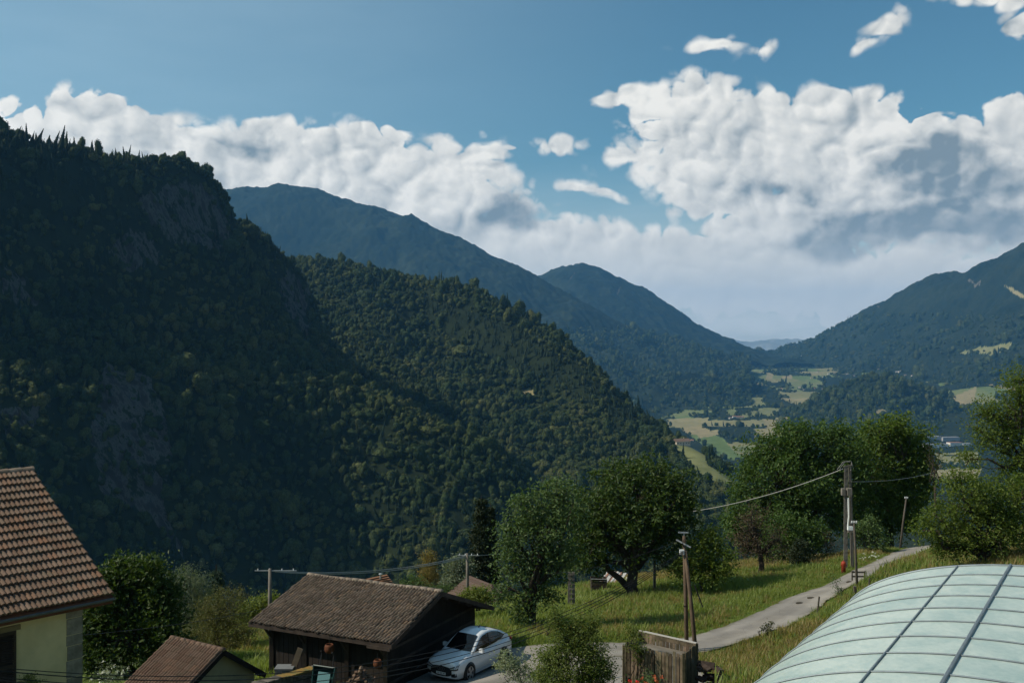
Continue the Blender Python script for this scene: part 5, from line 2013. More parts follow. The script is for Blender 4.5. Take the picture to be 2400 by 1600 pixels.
def rubble_pile():
    root = empty('scrap_wood_pile', A(1680, 1640, 36))
    tag(root, 'heap of dark rotten boards and bark beside the plank bin', 'wood pile')
    rs = random.Random(5)
    mm = mat('rotten_wood', (0.050, 0.032, 0.025), 0.95, var=0.5, vscale=4, objvar=0.5)
    for i in range(46):
        t = rs.random()
        px = 1640 + t * 110 + rs.uniform(-10, 10)
        py = 1560 + t * 50 + rs.uniform(-8, 50)
        p = A(px, py, 36.6 - 0.6 * t + rs.uniform(-0.5, 0.3)) - root.location
        R = Matrix.Rotation(rs.uniform(0, 3.14), 3, 'Z') @ Matrix.Rotation(rs.uniform(-0.7, 0.7), 3, 'X')
        MB().box(p, (rs.uniform(0.25, 0.8), rs.uniform(0.08, 0.25), rs.uniform(0.04, 0.14)), R).build('board', mm, root)
    m = MB()
    c = A(1680, 1660, 36.3) - root.location
    bm = bmesh.new()
    bmesh.ops.create_icosphere(bm, subdivisions=3, radius=1.0)
    for v in bm.verts:
        n = mnoise.noise(v.co * 2.0) * 0.25
        v.co = Vector((v.co.x * 1.15, v.co.y * 0.8, v.co.z * 0.85)) * (1 + n) + c
    me = bpy.data.meshes.new('earth')
    bm.to_mesh(me)
    bm.free()
    link('earth', me, root, mm)


rubble_pile()


def log_pile():
    c = A(845, 1608, 40.5)
    root = empty('log_pile', Vector((c.x, c.y, GZ(c.x, c.y))))
    tag(root, 'heap of split firewood logs in front of the barn', 'log pile')
    rs = random.Random(9)
    bark = mat('firewood', (0.13, 0.085, 0.055), 0.9, var=0.5, vscale=6, objvar=0.4)
    for i in range(110):
        a = rs.uniform(0, 6.28)
        r = abs(rs.gauss(0, 0.55))
        h = max(0.05, 1.55 * (1 - (r / 1.35)) * rs.uniform(0.75, 1.0))
        p = Vector((math.cos(a) * r * 1.15, math.sin(a) * r, h))
        d = Vector((rs.gauss(0, 1), rs.gauss(0, 1), rs.gauss(0, 0.45))).normalized() * rs.uniform(0.13, 0.22)
        MB().tube([p - d, p + d], rs.uniform(0.045, 0.085), 5).build('log', bark, root)
    MB().tube([Vector((-0.95, -0.7, 0.2)), Vector((-0.55, -0.6, 0.95))], 0.05, 6).build('pale_log', mat('pale_wood', (0.42, 0.38, 0.32), 0.8), root)
    bm = bmesh.new()
    bmesh.ops.create_icosphere(bm, subdivisions=2, radius=1.0)
    for v in bm.verts:
        v.co = Vector((v.co.x * 1.1, v.co.y * 0.95, max(-0.2, v.co.z * 1.25)))
    me = bpy.data.meshes.new('core')
    bm.to_mesh(me)
    bm.free()
    link('core', me, root, bark)


log_pile()


def wheelbarrow():
    c = A(752, 1625, 39.5)
    c.z = GZ(c.x, c.y)
    root = empty('garden_cart', c)
    root.rotation_euler = (0, 0, math.radians(-22))
    tag(root, 'dark green garden cart tipped up against the low wall', 'cart')
    gr = mat('cart_green', (0.007, 0.040, 0.040), 0.45, var=0.3, vscale=4)
    m = MB()
    z0, z1 = 0.55, 1.75
    out = [(-0.42, -0.1, z0), (0.42, -0.1, z0), (0.50, 0.25, z1), (-0.50, 0.25, z1)]
    back = [(-0.36, 0.30, z0 + 0.05), (0.36, 0.30, z0 + 0.05), (0.42, 0.55, z1 - 0.1), (-0.42, 0.55, z1 - 0.1)]
    m.add(out + back, [(7, 6, 5, 4), (0, 1, 5, 4), (1, 2, 6, 5), (2, 3, 7, 6), (3, 0, 4, 7)])
    m.build('tub', gr, root)
    MB().box((0, 0.16, 1.18), (0.56, 0.02, 0.72), Matrix.Rotation(math.radians(-18), 3, 'X')).build('plastic_sheet', mat('wet_sheet', (0.10, 0.20, 0.22), 0.15, spec=0.7), root)
    for i, (a, b) in enumerate(zip(out, out[1:] + out[:1])):
        MB().tube([a, b], 0.03, 6).build('rim', gr, root)
    for s in (-1, 1):
        MB().tube([(s * 0.3, 0.4, 1.7), (s * 0.28, 0.5, 2.15), (s * 0.26, 0.4, 2.3)], 0.025, 6).build('handle', M_black, root)
    w = MB()
    w.tube([(-0.08, -0.12, 0.32), (0.02, -0.12, 0.32)], 0.30, 18)
    w.build('wheel', mat('cart_tyre', (0.02, 0.02, 0.02), 0.8), root)
    MB().tube([(-0.3 + 0.27 * math.cos(a * 0.4), -0.12, 0.5 + 0.27 * math.sin(a * 0.4)) for a in range(16)], 0.02, 5).build('hose', M_cable, root)


wheelbarrow()


def low_wall():
    root = empty('low_wall', A(650, 1640, 39))
    tag(root, 'low mossy stone garden wall leading to the barn', 'wall')
    st = mat('wall_stone', (0.12, 0.105, 0.085), 0.95, var=0.5, vscale=3, objvar=0.35, bump=0.4)
    ms = mat('orange_moss', (0.22, 0.12, 0.025), 0.95, var=0.5, vscale=4, col2=(0.10, 0.10, 0.03))
    a, b = A(598, 1602, 38.5), A(742, 1563, 41.2)
    rs = random.Random(3)
    n = 16
    for i in range(n):
        for k in range(4):
            t = (i + 0.5 + 0.5 * (k % 2)) / n
            if t > 1:
                continue
            p = a.lerp(b, t) - root.location - UP * (0.15 + 0.25 * k)
            R = Matrix.Rotation(math.atan2((b - a).y, (b - a).x) + rs.uniform(-0.06, 0.06), 3, 'Z')
            MB().box(p, ((b - a).length / n * rs.uniform(0.86, 0.98), 0.34 * rs.uniform(0.9, 1.1), 0.24 * rs.uniform(0.85, 0.98)), R).build('stone', st, root)
    for i in range(n):
        t = (i + 0.5) / n
        p = a.lerp(b, t) - root.location + UP * rs.uniform(-0.01, 0.03)
        MB().box(p, ((b - a).length / n * 0.97, 0.44, 0.07), Matrix.Rotation(math.atan2((b - a).y, (b - a).x), 3, 'Z')).build('coping', ms if 5 < i < 15 else st, root)


low_wall()
# two rusty orange discs fixed on the barn, a leaning board and a grey tank by its corner
for px, py, dd, r, lab in ((772, 1519, 43.9, 0.22, 'round rusty orange lamp shade hanging under the barn eaves'), (885, 1554, 42.6, 0.19, 'rusty orange pot hung on the barn corner post')):
    c = A(px, py, dd)
    root = empty('rusty_pot', c)
    tag(root, lab, 'pot')
    mm = mat('rust_orange', (0.11, 0.034, 0.011), 0.8, var=0.5, vscale=6)
    vs, fs = [], []
    prof = [(0.25, -0.9), (0.75, -0.8), (1.0, -0.2), (0.95, 0.5), (0.75, 0.9), (0.65, 0.85), (0.8, 0.4)]
    N = 14
    for k in range(N):
        a = 6.2832 * k / N
        for rr, z in prof:
            vs.append((math.cos(a) * rr * r, math.sin(a) * rr * r, z * r))
    q = len(prof)
    for k in range(N):
        for j in range(q - 1):
            fs.append((k * q + j, k * q + j + 1, ((k + 1) % N) * q + j + 1, ((k + 1) % N) * q + j))
    MB().add(vs, fs).build('bowl', mm, root, True)
    MB().tube([(0, 0, r * 0.8), (0, 0, r * 2.4)], 0.012, 5).build('hook', M_black, root)

o = empty('water_tank', A(668, 1612, 43.5))
tag(o, 'pale grey plastic tank standing at the barn corner', 'tank')
gm_ = mat('pale_tank', (0.16, 0.165, 0.165), 0.6, var=0.2)
MB().box((0, 0, 0.45), (0.75, 0.6, 0.9)).build('body', gm_, o)
for k in range(3):
    MB().box((-0.3 + 0.1 * k, -0.31, 0.45), (0.04, 0.03, 0.8)).build('rib', gm_, o)
MB().box((0, 0, 0.93), (0.8, 0.65, 0.06)).build('lid', gm_, o)
b_ = MB().box((0, 0, 0), (0.24, 0.03, 1.2), Matrix.Rotation(0.35, 3, 'Y')).build('leaning_board', mat('pale_board', (0.20, 0.15, 0.10), 0.9, var=0.3))
b_.location = A(693, 1548, 43.6)
tag(b_, 'pale triangular board end leaning on the barn front', 'board')

# ------------------------------------------------------------------ lane side things
def fence_post(px, py, hpx, d, label, lean=0.0, r=0.05, m=None):
    a = A(px, py, d)
    t = A(px + lean, py - hpx, d)
    o = MB().bar(Vector((0, 0, -0.3)), t - a, r * 2, r * 1.6).add(*[[], []]).build('fence_post', m or M_poled)
    o.location = a
    tag(o, label, 'fence post', 'posts along the lane')
    return o


for (px, py, h, d, lean, r, lab) in ((1915, 1427, 30, 56, 5, 0.045, 'grey plank post standing alone at the lower lane edge'),
                                     (2036, 1372, 18, 58, 2, 0.04, 'short post right at the foot of the dark pole'),
                                     (2005, 1385, 12, 58, -2, 0.09, 'broken stump at the foot of the dark pole'),
                                     (2074, 1352, 16, 61, 0, 0.035, 'thin post carrying the barrier wires'),
                                     (2104, 1342, 14, 63, 0, 0.03, 'thin stake between barrier and stout post'),
                                     (2125, 1337, 18, 64, 1, 0.06, 'stout square post at the lane bend'),
                                     (2157, 1316, 14, 68, 0, 0.04, 'small stake at the far lane bend under the orchard tree')):
    fence_post(px, py, h, d, lab, lean, r)
root = empty('lane_barrier', A(2010, 1350, 63))
tag(root, 'wooden rail barrier with thin wires across the lane edge', 'barrier')
for z in (0, -10):
    MB().bar(A(1996, 1340 - z, 63) - root.location, A(2028, 1340 - z, 63) - root.location, 0.05, 0.10).build('rail', M_poled, root)
    MB().tube([A(2028, 1341 - z * 0.5, 63) - root.location, A(2074, 1343 - z * 0.4, 61) - root.location], 0.012, 4).build('wire', M_galv, root)
for px in (1997, 2027):
    MB().bar(A(px, 1352, 63) - root.location - UP * 0.2, A(px, 1337, 63) - root.location, 0.07, 0.07).build('upright', M_poled, root)
hyd = empty('fire_hydrant', A(1977, 1337, 69.5))
tag(hyd, 'small red fire hydrant at the foot of the concrete pole', 'hydrant')
rm = mat('hydrant_red', (0.32, 0.045, 0.02), 0.6, var=0.3, vscale=5)
MB().tube([(0, 0, -0.2), (0, 0, 0.45), (0, 0, 0.52), (0, 0, 0.62), (0, 0, 0.68)], [0.15, 0.15, 0.18, 0.15, 0.06], 12).build('barrel', rm, hyd, True)
MB().tube([(-0.2, 0, 0.4), (0.2, 0, 0.4)], 0.05, 8).build('outlet', rm, hyd)
MB().tube([(0, 0, 0.66), (0, 0, 0.74)], 0.04, 6).build('cap', rm, hyd)

# tarred leaves and stones dropped on the lane
for i, (px, py, d) in enumerate(((1875, 1415, 59), (1900, 1408, 60), (1992, 1370, 64.5))):
    a = gp(px, d, 0.08)
    bm = bmesh.new()
    bmesh.ops.create_icosphere(bm, subdivisions=2, radius=0.16)
    for v in bm.verts:
        v.co = Vector((v.co.x * 1.5, v.co.y, v.co.z * 0.35)) * (1 + 0.5 * mnoise.noise(v.co * 9 + Vector((i, 0, 0))))
    me = bpy.data.meshes.new('clod')
    bm.to_mesh(me)
    bm.free()
    o = link('clod', me, None, mat('dark_clod', (0.05, 0.042, 0.03), 0.95, var=0.4))
    o.location = a
    tag(o, ('dark clod on the lane nearest the lone plank post', 'dark clod on the lane just above the nearest clod', 'dark clod on the lane left of the dark pole')[i], 'clod', 'clods on the lane')

# corrugated lean-to and cattle trailer under the walnut
def tin_shed():
    root = empty('tin_roof_shed', A(1445, 1400, 84))
    tag(root, 'old shed with rusty striped corrugated roof behind the walnut trunk', 'shed')
    rl = root.location
    tin = mat('pale_tin', (0.62, 0.58, 0.52), 0.5, 0.1, var=0.3, vscale=2)
    tin2 = mat('rusty_tin', (0.30, 0.15, 0.09), 0.8, var=0.4, vscale=2)
    a, b = A(1405, 1361, 82), A(1462, 1372, 80)
    c = A(1478, 1345, 86)
    e = c - b
    n = 12
    for i in range(n):
        p, q = a.lerp(b, i / n), a.lerp(b, (i + 0.97) / n)
        z = UP * (0.05 if i % 2 else 0)
        m = MB()
        m.add([p - rl + z, q - rl + z, q + e - rl + z, p + e - rl + z, p - rl + z - UP * .03, q - rl + z - UP * .03, q + e - rl + z - UP * .03, p + e - rl + z - UP * .03],
              [(0, 1, 2, 3), (7, 6, 5, 4), (0, 4, 5, 1), (1, 5, 6, 2), (2, 6, 7, 3), (3, 7, 4, 0)])
        m.build('roof_sheet', tin2 if i % 3 == 1 else tin, root)
    w = MB()
    lo = UP * 2.2
    P = [a, b, b + e, a + e]
    mid = sum(P, Vector()) / 4
    P = [mid + (p - mid) * 0.9 for p in P]
    w.add([p - rl - UP * 0.06 for p in P] + [Vector((p.x, p.y, a.z - 2.4)) - rl for p in P], [(0, 1, 5, 4), (1, 2, 6, 5), (2, 3, 7, 6), (3, 0, 4, 7), (0, 3, 2, 1)])
    w.build('wall', M_timber, root)


tin_shed()


def trailer():
    root = empty('wooden_trailer', A(1403, 1392, 76))
    tag(root, 'brown wooden slatted trailer parked left of the walnut trunk', 'trailer')
    for s in (-1, 1):
        for k in range(6):
            MB().box((0, s * 0.55, 0.55 + 0.13 * k), (1.15, 0.03, 0.11)).build('slat', M_timber2, root)
    for s in (-1, 1):
        for k in range(6):
            MB().box((s * 0.58, 0, 0.55 + 0.13 * k), (0.03, 1.05, 0.11)).build('slat', M_timber2, root)
        MB().tube([(s * 0.5, -0.62, 0.25), (s * 0.5, -0.55, 0.25)], 0.25, 14).build('wheel', M_black, root)
    MB().box((0, 0, 0.46), (1.2, 1.1, 0.06)).build('floor', M_timber2, root)
    MB().tube([(-0.6, -0.6, 1.32), (0.6, -0.6, 1.28)], 0.03, 6).build('top_rail', M_galv, root)


trailer()


# two roofs behind the barn
def behind_roofs():
    root = empty('red_roof_house', A(880, 1400, 95))
    tag(root, 'house with rust red tiled roof and a thin flue behind the barn ridge', 'house')
    rl = root.location
    tm_ = tile_mat('red_clay', (0.25, 0.125, 0.07), (0.30, 0.16, 0.095), (0.2, 0.1, 0.06), 0.2)
    r0, r1 = A(832, 1361, 92.2), A(906, 1345, 95)
    e1 = A(947, 1402, 93.2)
    e0 = r0 + (e1 - r1)
    rows = 12
    for i in range(rows):
        t0, t1 = i / rows, (i + 1.0) / rows
        q = MB()
        L0, L1 = r0.lerp(e0, t0), r0.lerp(e0, t1)
        R0, R1 = r1.lerp(e1, t0), r1.lerp(e1, t1)
        z = UP * 0.10
        q.add([L0 - rl, R0 - rl, R1 - rl + z, L1 - rl + z, L0 - rl - z, R0 - rl - z, R1 - rl, L1 - rl], [(0, 1, 2, 3), (7, 6, 5, 4), (0, 4, 5, 1), (1, 5, 6, 2), (2, 6, 7, 3), (3, 7, 4, 0)])
        q.build('tile_course', tm_, root)
    back = (r0 - e0)
    back.z = -back.z
    m = MB()
    m.add([r0 - rl, r1 - rl, r1 + back - rl, r0 + back - rl], [(0, 1, 2, 3)])
    m.build('rear_slope', tm_, root)
    w = MB()
    P = [e0, e1, e1 + (r1 - e1) * 1.9, e0 + (r0 - e0) * 1.9]
    w.add([Vector((p.x, p.y, e0.z - 0.5)) - rl for p in P] + [Vector((p.x, p.y, e1.z - 5)) - rl for p in P], [(0, 1, 5, 4), (1, 2, 6, 5), (2, 3, 7, 6), (3, 0, 4, 7)])
    w.build('wall', mat('house_wall', (0.30, 0.27, 0.22), 0.9, var=0.2), root)
    MB().tube([A(892, 1358, 94) - rl, A(892, 1344, 94) - rl], 0.09, 8).tube([A(892, 1344, 94) - rl, A(892, 1342.5, 94) - rl], [0.2, 0.1], 8).build('flue', M_galv, root)
    root = empty('brown_hip_roof_house', A(1110, 1430, 80))
    tag(root, 'low house with plain brown hipped roof behind the barn on the right', 'house')
    rl = root.location
    bm_ = tile_mat('brown_slate', (0.105, 0.072, 0.056), (0.13, 0.09, 0.07), (0.09, 0.06, 0.05), 0.2)
    rA, rB = A(1101, 1348, 84), A(1152, 1368, 80)
    c0, c1, c2, c3 = A(1035, 1400, 80), A(1150, 1425, 74), A(1185, 1388, 80), A(1110, 1365, 92)
    rows = 10
    for i in range(rows):
        q = MB()
        t0, t1 = i / rows, (i + 1.0) / rows
        z = UP * 0.05
        for (a, b, e, f_) in ((rA, rB, c0, c1), (rB, rB, c1, c2)):
            L0, L1 = a.lerp(e, t0), a.lerp(e, t1)
            R0, R1 = b.lerp(f_, t0), b.lerp(f_, t1)
            q.add([L0 - rl - z * 0, R0 - rl, R1 - rl + z, L1 - rl + z, R1 - rl - z, L1 - rl - z], [(0, 1, 2, 3), (3, 2, 4, 5)])
        q.build('tile_course', bm_, root)
    m = MB()
    m.add([rA - rl, rB - rl, c2 - rl, c3 - rl, c0 - rl], [(0, 3, 2, 1), (0, 4, 3)])
    m.build('rear_slope', bm_, root)
    w = MB()
    P = [c0, c1, c2, c3]
    mid = sum(P, Vector()) / 4
    P = [mid + (p - mid) * 0.93 for p in P]
    w.add([p - rl - UP * 0.05 for p in P] + [Vector((p.x, p.y, c0.z - 5)) - rl for p in P], [(0, 1, 5, 4), (1, 2, 6, 5), (2, 3, 7, 6), (3, 0, 4, 7)])
    w.build('wall', MATS['house_wall'], root)


behind_roofs()


# ------------------------------------------------------------------ trees and shrubs near by
M_bark = mat('bark', (0.055, 0.042, 0.030), 0.95, var=0.5, vscale=2.5, bump=0.6, bscale=10)
M_barkg = mat('grey_bark', (0.16, 0.14, 0.115), 0.95, var=0.5, vscale=3.0, bump=0.5, bscale=10)


def leaf_mesh(name, C, sig, per, size, rs, flat=0.35, droop=0.0, aspect=0.5):
    """C (n,3) spray centres -> kite shaped leaves round them"""
    n = len(C)
    idx = np.repeat(np.arange(n), per)
    N = len(idx)
    off = rs.normal(0, 1, (N, 3)) * np.asarray(sig).reshape(-1, 1)[idx] if np.ndim(sig) else rs.normal(0, sig, (N, 3))
    off[:, 2] *= 0.75
    P = C[idx] + off
    nr = rs.normal(0, 1, (N, 3))
    nr[:, 2] = np.abs(nr[:, 2]) + flat
    nr /= np.linalg.norm(nr, axis=1)[:, None]
    t = rs.normal(0, 1, (N, 3))
    t[:, 2] -= droop
    t -= nr * (t * nr).sum(1)[:, None]
    t /= np.linalg.norm(t, axis=1)[:, None] + 1e-9
    b = np.cross(nr, t)
    s = size * rs.uniform(0.6, 1.35, N)[:, None]
    V = np.empty((N, 4, 3))
    V[:, 0] = P - t * s * 0.5
    V[:, 1] = P + b * s * aspect * 0.5 + t * s * 0.05 + nr * s * 0.08
    V[:, 2] = P + t * s * 0.55 - nr * s * 0.10
    V[:, 3] = P - b * s * aspect * 0.5 + t * s * 0.05 + nr * s * 0.08
    return np_mesh(name, V.reshape(-1, 3), np.arange(N * 4).reshape(-1, 4), False)


def bend(a, b, rs, k=4, amp=0.12):
    a, b = Vector(a), Vector(b)
    ln = (b - a).length
    pts = []
    for i in range(k + 1):
        t = i / k
        p = a.lerp(b, t)
        if 0 < i < k:
            p += Vector(rs.normal(0, 1, 3)) * ln * amp * 0.5
        p.z += math.sin(t * math.pi) * ln * 0.05
        pts.append(p)
    return pts


def tree(name, label, base, d, lobes, cl, per, leaf, lm, seed, cat='tree', trunk=0.22, fork=0.3, fork_px=None, stems=1, sig=0.34, bark=None,
         group=None, twigs=0.35, shell=0.5, droop=0.0, aspect=0.5, limbs=None, flat=0.35, depth=0.85):
    rs = np.random.default_rng(seed)
    px, py = base
    foot = gp(px, d) if py is None else A(px, py, d)
    root = empty(name, foot)
    tag(root, label, cat, group)
    L_ = []
    for l in lobes:
        dd = l[4] if len(l) > 4 else rs.uniform(-0.25, 0.25) * (l[2] + l[3]) * d / F
        c = A(l[0], l[1], d + dd) - foot
        L_.append((np.array(c), np.array([l[2] * d / F, (l[2] + l[3]) * 0.5 * d / F * depth, l[3] * d / F])))
    vol = np.array([(r[0] * r[1] * r[2]) ** (2 / 3) for _, r in L_])
    k = rs.choice(len(L_), cl, p=vol / vol.sum())
    dirs = rs.normal(0, 1, (cl, 3))
    dirs /= np.linalg.norm(dirs, axis=1)[:, None]
    rad = shell + (1.06 - shell) * np.sqrt(rs.random(cl))
    C = np.array([L_[i][0] + dirs[j] * L_[i][1] * rad[j] for j, i in enumerate(k)])
    # uneven outline: some sprays pushed out, some pulled in
    C += dirs * (rs.normal(0, 0.16, (cl, 1)) * np.mean([r.mean() for _, r in L_]))
    C[:, 2] = np.maximum(C[:, 2], 0.15)
    me = leaf_mesh('crown', C, sig * rs.uniform(0.6, 1.4, cl), per, leaf, rs, flat, droop, aspect)
    link('crown', me, root, lm)
    top = max(c[2] + r[2] for c, r in L_)
    cen = np.average([c for c, _ in L_], axis=0, weights=vol)
    m = MB()
    for s in range(stems):
        o = Vector((rs.normal(0, 0.25) if stems > 1 else 0, rs.normal(0, 0.2) if stems > 1 else 0, -0.3))
        fk = Vector((o.x * 1.5 + (cen[0] * 0.25), cen[1] * 0.25, top * fork))
        if fork_px is not None:
            fk = A(fork_px[0], fork_px[1], d) - foot
        r0 = trunk / math.sqrt(stems)
        m.tube([o, o.lerp(fk, 0.12) + Vector((0, 0, 0.02)), o.lerp(fk, 0.5) + Vector((rs.normal(0, 0.08), 0, 0)), fk], [r0 * 1.45, r0 * 1.1, r0 * 0.92, r0 * 0.85], 9)
        for i, (c, r) in enumerate(L_):
            if stems > 1 and i % stems != s:
                continue
            t = Vector(c)
            pts = bend(fk - UP * 0.1, t, rs, 4, 0.14)
            r1 = r0 * 0.55
            m.tube(pts, [r1, r1 * 0.85, r1 * 0.65, r1 * 0.45, r1 * 0.28], 6, False)
            mine = np.where(k == i)[0]
            mine = mine[rs.random(len(mine)) < twigs]
            for j in mine:
                st = pts[int(rs.integers(2, 5))]
                m.tube(bend(st, C[j], rs, 3, 0.18), [r1 * 0.22, r1 * 0.17, r1 * 0.12, r1 * 0.06], 4, False)
    if limbs:
        for pa, pb, ra, rb in limbs:
            a, b = A(*pa, d) - foot, A(*pb, d) - foot
            m.tube(bend(a, b, rs, 4, 0.06), list(np.linspace(ra, rb, 5)), 8)
    m.build('trunk', bark or M_bark, root, True)
    return root


G_walnut = leaf_mat('leaf_walnut', (0.031, 0.060, 0.014), (0.068, 0.102, 0.023), 0.38)
G_pear = leaf_mat('leaf_pear', (0.052, 0.094, 0.030), (0.099, 0.147, 0.049), 0.35)
G_ash = leaf_mat('leaf_ash', (0.041, 0.081, 0.019), (0.080, 0.131, 0.029), 0.38)
G_ash2 = leaf_mat('leaf_ash_yellow', (0.059, 0.102, 0.017), (0.102, 0.149, 0.025), 0.40)
G_olive = leaf_mat('leaf_olive', (0.067, 0.107, 0.017), (0.121, 0.162, 0.027), 0.42)
G_brown = leaf_mat('leaf_brown', (0.075, 0.055, 0.034), (0.115, 0.086, 0.048), 0.2)
G_grey = leaf_mat('leaf_grey', (0.109, 0.138, 0.087), (0.174, 0.203, 0.138), 0.3)
G_broom = leaf_mat('leaf_broom', (0.072, 0.084, 0.020), (0.119, 0.113, 0.026), 0.3)
G_light = leaf_mat('leaf_light', (0.109, 0.145, 0.032), (0.181, 0.203, 0.049), 0.42)
G_fir = leaf_mat('leaf_fir', (0.016, 0.028, 0.011), (0.032, 0.044, 0.016), 0.12)
G_gold = leaf_mat('leaf_gold', (0.167, 0.152, 0.043), (0.246, 0.174, 0.052), 0.3)
G_bush = leaf_mat('leaf_bush', (0.087, 0.128, 0.029), (0.167, 0.196, 0.052), 0.42)
G_pale = leaf_mat('leaf_pale', (0.203, 0.246, 0.160), (0.290, 0.319, 0.217), 0.3)

tree('walnut_tree', 'large dark green walnut tree with a stout forked trunk in the meadow', (1487, 1400), 70,
     [(1480, 1185, 120, 95), (1400, 1210, 85, 75), (1560, 1180, 65, 70), (1475, 1120, 85, 46), (1592, 1145, 42, 48), (1440, 1265, 95, 65), (1550, 1270, 65, 60), (1370, 1300, 45, 45), (1600, 1210, 35, 45)],
     520, 34, 0.30, G_walnut, 1, trunk=0.42, fork=0.22, fork_px=(1484, 1335), sig=0.36, shell=0.45,
     limbs=[((1474, 1378), (1388, 1290), 0.24, 0.15), ((1485, 1370), (1490, 1230), 0.30, 0.16)])
tree('pear_tree', 'tall loose pear tree with slim trunk standing between barn and walnut', (1250, 1520), 57,
     [(1245, 1200, 46, 44), (1200, 1240, 36, 44), (1305, 1160, 44, 38), (1285, 1240, 60, 52), (1205, 1320, 40, 48), (1265, 1335, 44, 46), (1320, 1310, 36, 46), (1228, 1412, 30, 30), (1290, 1390, 32, 26), (1175, 1385, 16, 34), (1215, 1445, 16, 28), (1330, 1210, 34, 40)],
     430, 26, 0.20, G_pear, 2, trunk=0.24, fork=0.42, fork_px=(1250, 1400), sig=0.30, shell=0.4, twigs=0.4,
     limbs=[((1244, 1470), (1225, 1400), 0.10, 0.07), ((1250, 1430), (1285, 1270), 0.12, 0.06), ((1250, 1430), (1240, 1250), 0.12, 0.05)])
tree('ash_tree', 'broad dark ash tree with rounded crown left of the concrete pole', (1860, 1335), 94,
     [(1830, 1130, 105, 100), (1880, 1055, 75, 62), (1770, 1175, 52, 85), (1935, 1065, 52, 62), (1905, 1180, 100, 85), (1745, 1255, 36, 56), (1805, 1245, 62, 52), (1850, 1015, 42, 26), (1955, 1010, 36, 22), (1720, 1230, 20, 40), (1985, 1090, 46, 70), (1985, 1180, 50, 70), (1800, 1060, 50, 40)],
     900, 36, 0.34, G_ash, 3, trunk=0.5, sig=0.46, shell=0.5)
tree('ash_tree', 'yellower ash tree with domed crown right of the concrete pole', (2085, 1300), 99,
     [(2080, 1085, 82, 85), (2062, 1012, 52, 34), (2138, 1065, 46, 66), (2020, 1125, 62, 85), (2120, 1165, 52, 66), (2070, 1200, 74, 56), (2160, 1135, 22, 56), (2100, 1000, 35, 22), (2020, 1200, 50, 60)],
     780, 36, 0.34, G_ash2, 4, trunk=0.45, sig=0.46, shell=0.5)
tree('hazel_bush', 'rounded green bush right of the twin leg pole', (1650, 1372), 68,
     [(1640, 1300, 42, 42), (1667, 1268, 26, 28), (1610, 1322, 28, 32), (1692, 1315, 28, 38), (1660, 1340, 42, 24), (1590, 1340, 18, 22)],
     230, 30, 0.20, G_olive, 5, cat='bush', trunk=0.12, stems=3, sig=0.24)
tree('withered_tree', 'half dead brown leaved tree with dark forked trunk below the ash', (1783, 1348), 75,
     [(1770, 1245, 46, 58), (1795, 1290, 46, 38), (1762, 1205, 26, 36), (1740, 1280, 30, 30), (1825, 1265, 25, 30)],
     190, 14, 0.13, G_brown, 6, trunk=0.22, fork=0.3, sig=0.25, twigs=1.0, bark=M_bark)
tree('plum_tree', 'low leafy plum tree in the shade under the ash', (1829, 1330), 81,
     [(1850, 1250, 52, 44), (1882, 1272, 36, 42), (1815, 1292, 30, 26), (1905, 1250, 25, 30)], 240, 30, 0.24, G_ash, 7, trunk=0.13, sig=0.28)
tree('dark_shrub', 'very dark conical shrub at the meadow edge under the ash', (1876, 1328), 78,
     [(1876, 1300, 24, 28), (1868, 1315, 20, 14), (1888, 1315, 18, 14), (1874, 1280, 14, 16)], 110, 40, 0.14, G_fir, 8, cat='bush', trunk=0.08, stems=2, sig=0.18)
tree('dead_shrub', 'brown twiggy dead shrub just left of the concrete pole', (1928, 1325), 82,
     [(1932, 1262, 24, 34), (1945, 1290, 24, 22), (1915, 1280, 16, 22)], 90, 9, 0.11, G_brown, 9, cat='bush', trunk=0.09, stems=3, sig=0.2, twigs=1.0)
tree('apple_tree', 'small pale apple tree with bent white trunk behind the lane barrier', (2043, 1306), 80,
     [(2028, 1252, 28, 30), (2060, 1262, 28, 24), (2010, 1240, 18, 16), (2040, 1230, 20, 18)], 130, 24, 0.20, G_pear, 10, trunk=0.13, fork_px=(2032, 1285), bark=M_barkg, sig=0.28)
tree('orchard_tree', 'wide olive green orchard tree leaning over behind the pool enclosure', (2310, 1326), 50,
     [(2270, 1165, 72, 52), (2205, 1222, 52, 36), (2330, 1185, 62, 54), (2162, 1242, 30, 22), (2300, 1240, 84, 44), (2232, 1285, 46, 24), (2385, 1230, 36, 54), (2250, 1115, 32, 26), (2345, 1288, 36, 18), (2195, 1265, 34, 22), (2395, 1150, 30, 40)],
     520, 30, 0.15, G_olive, 11, trunk=0.22, fork=0.2, fork_px=(2306, 1300), sig=0.22, shell=0.35, twigs=0.3,
     limbs=[((2306, 1310), (2240, 1275), 0.13, 0.06), ((2312, 1315), (2345, 1250), 0.12, 0.06), ((2300, 1300), (2260, 1215), 0.11, 0.05)])
tree('tall_thin_tree', 'tall sparse tree with bare branches at the right picture edge', (2425, 1300), 64,
     [(2392, 905, 42, 44), (2362, 985, 62, 52), (2312, 965, 32, 32), (2400, 1065, 56, 54), (2332, 1035, 44, 36), (2292, 1005, 24, 24), (2385, 1135, 54, 54), (2272, 1075, 24, 24), (2440, 960, 50, 80)],
     640, 26, 0.17, G_olive, 12, trunk=0.26, fork=0.45, sig=0.30, twigs=0.35, shell=0.3)
tree('snag_tree', 'bare dead snag with upright twigs between ash and orchard tree', (2192, 1200), 88,
     [(2185, 1090, 10, 30), (2200, 1080, 10, 26), (2178, 1060, 8, 24)], 40, 3, 0.12, G_brown, 13, trunk=0.12, fork=0.4, sig=0.15, twigs=1.0)
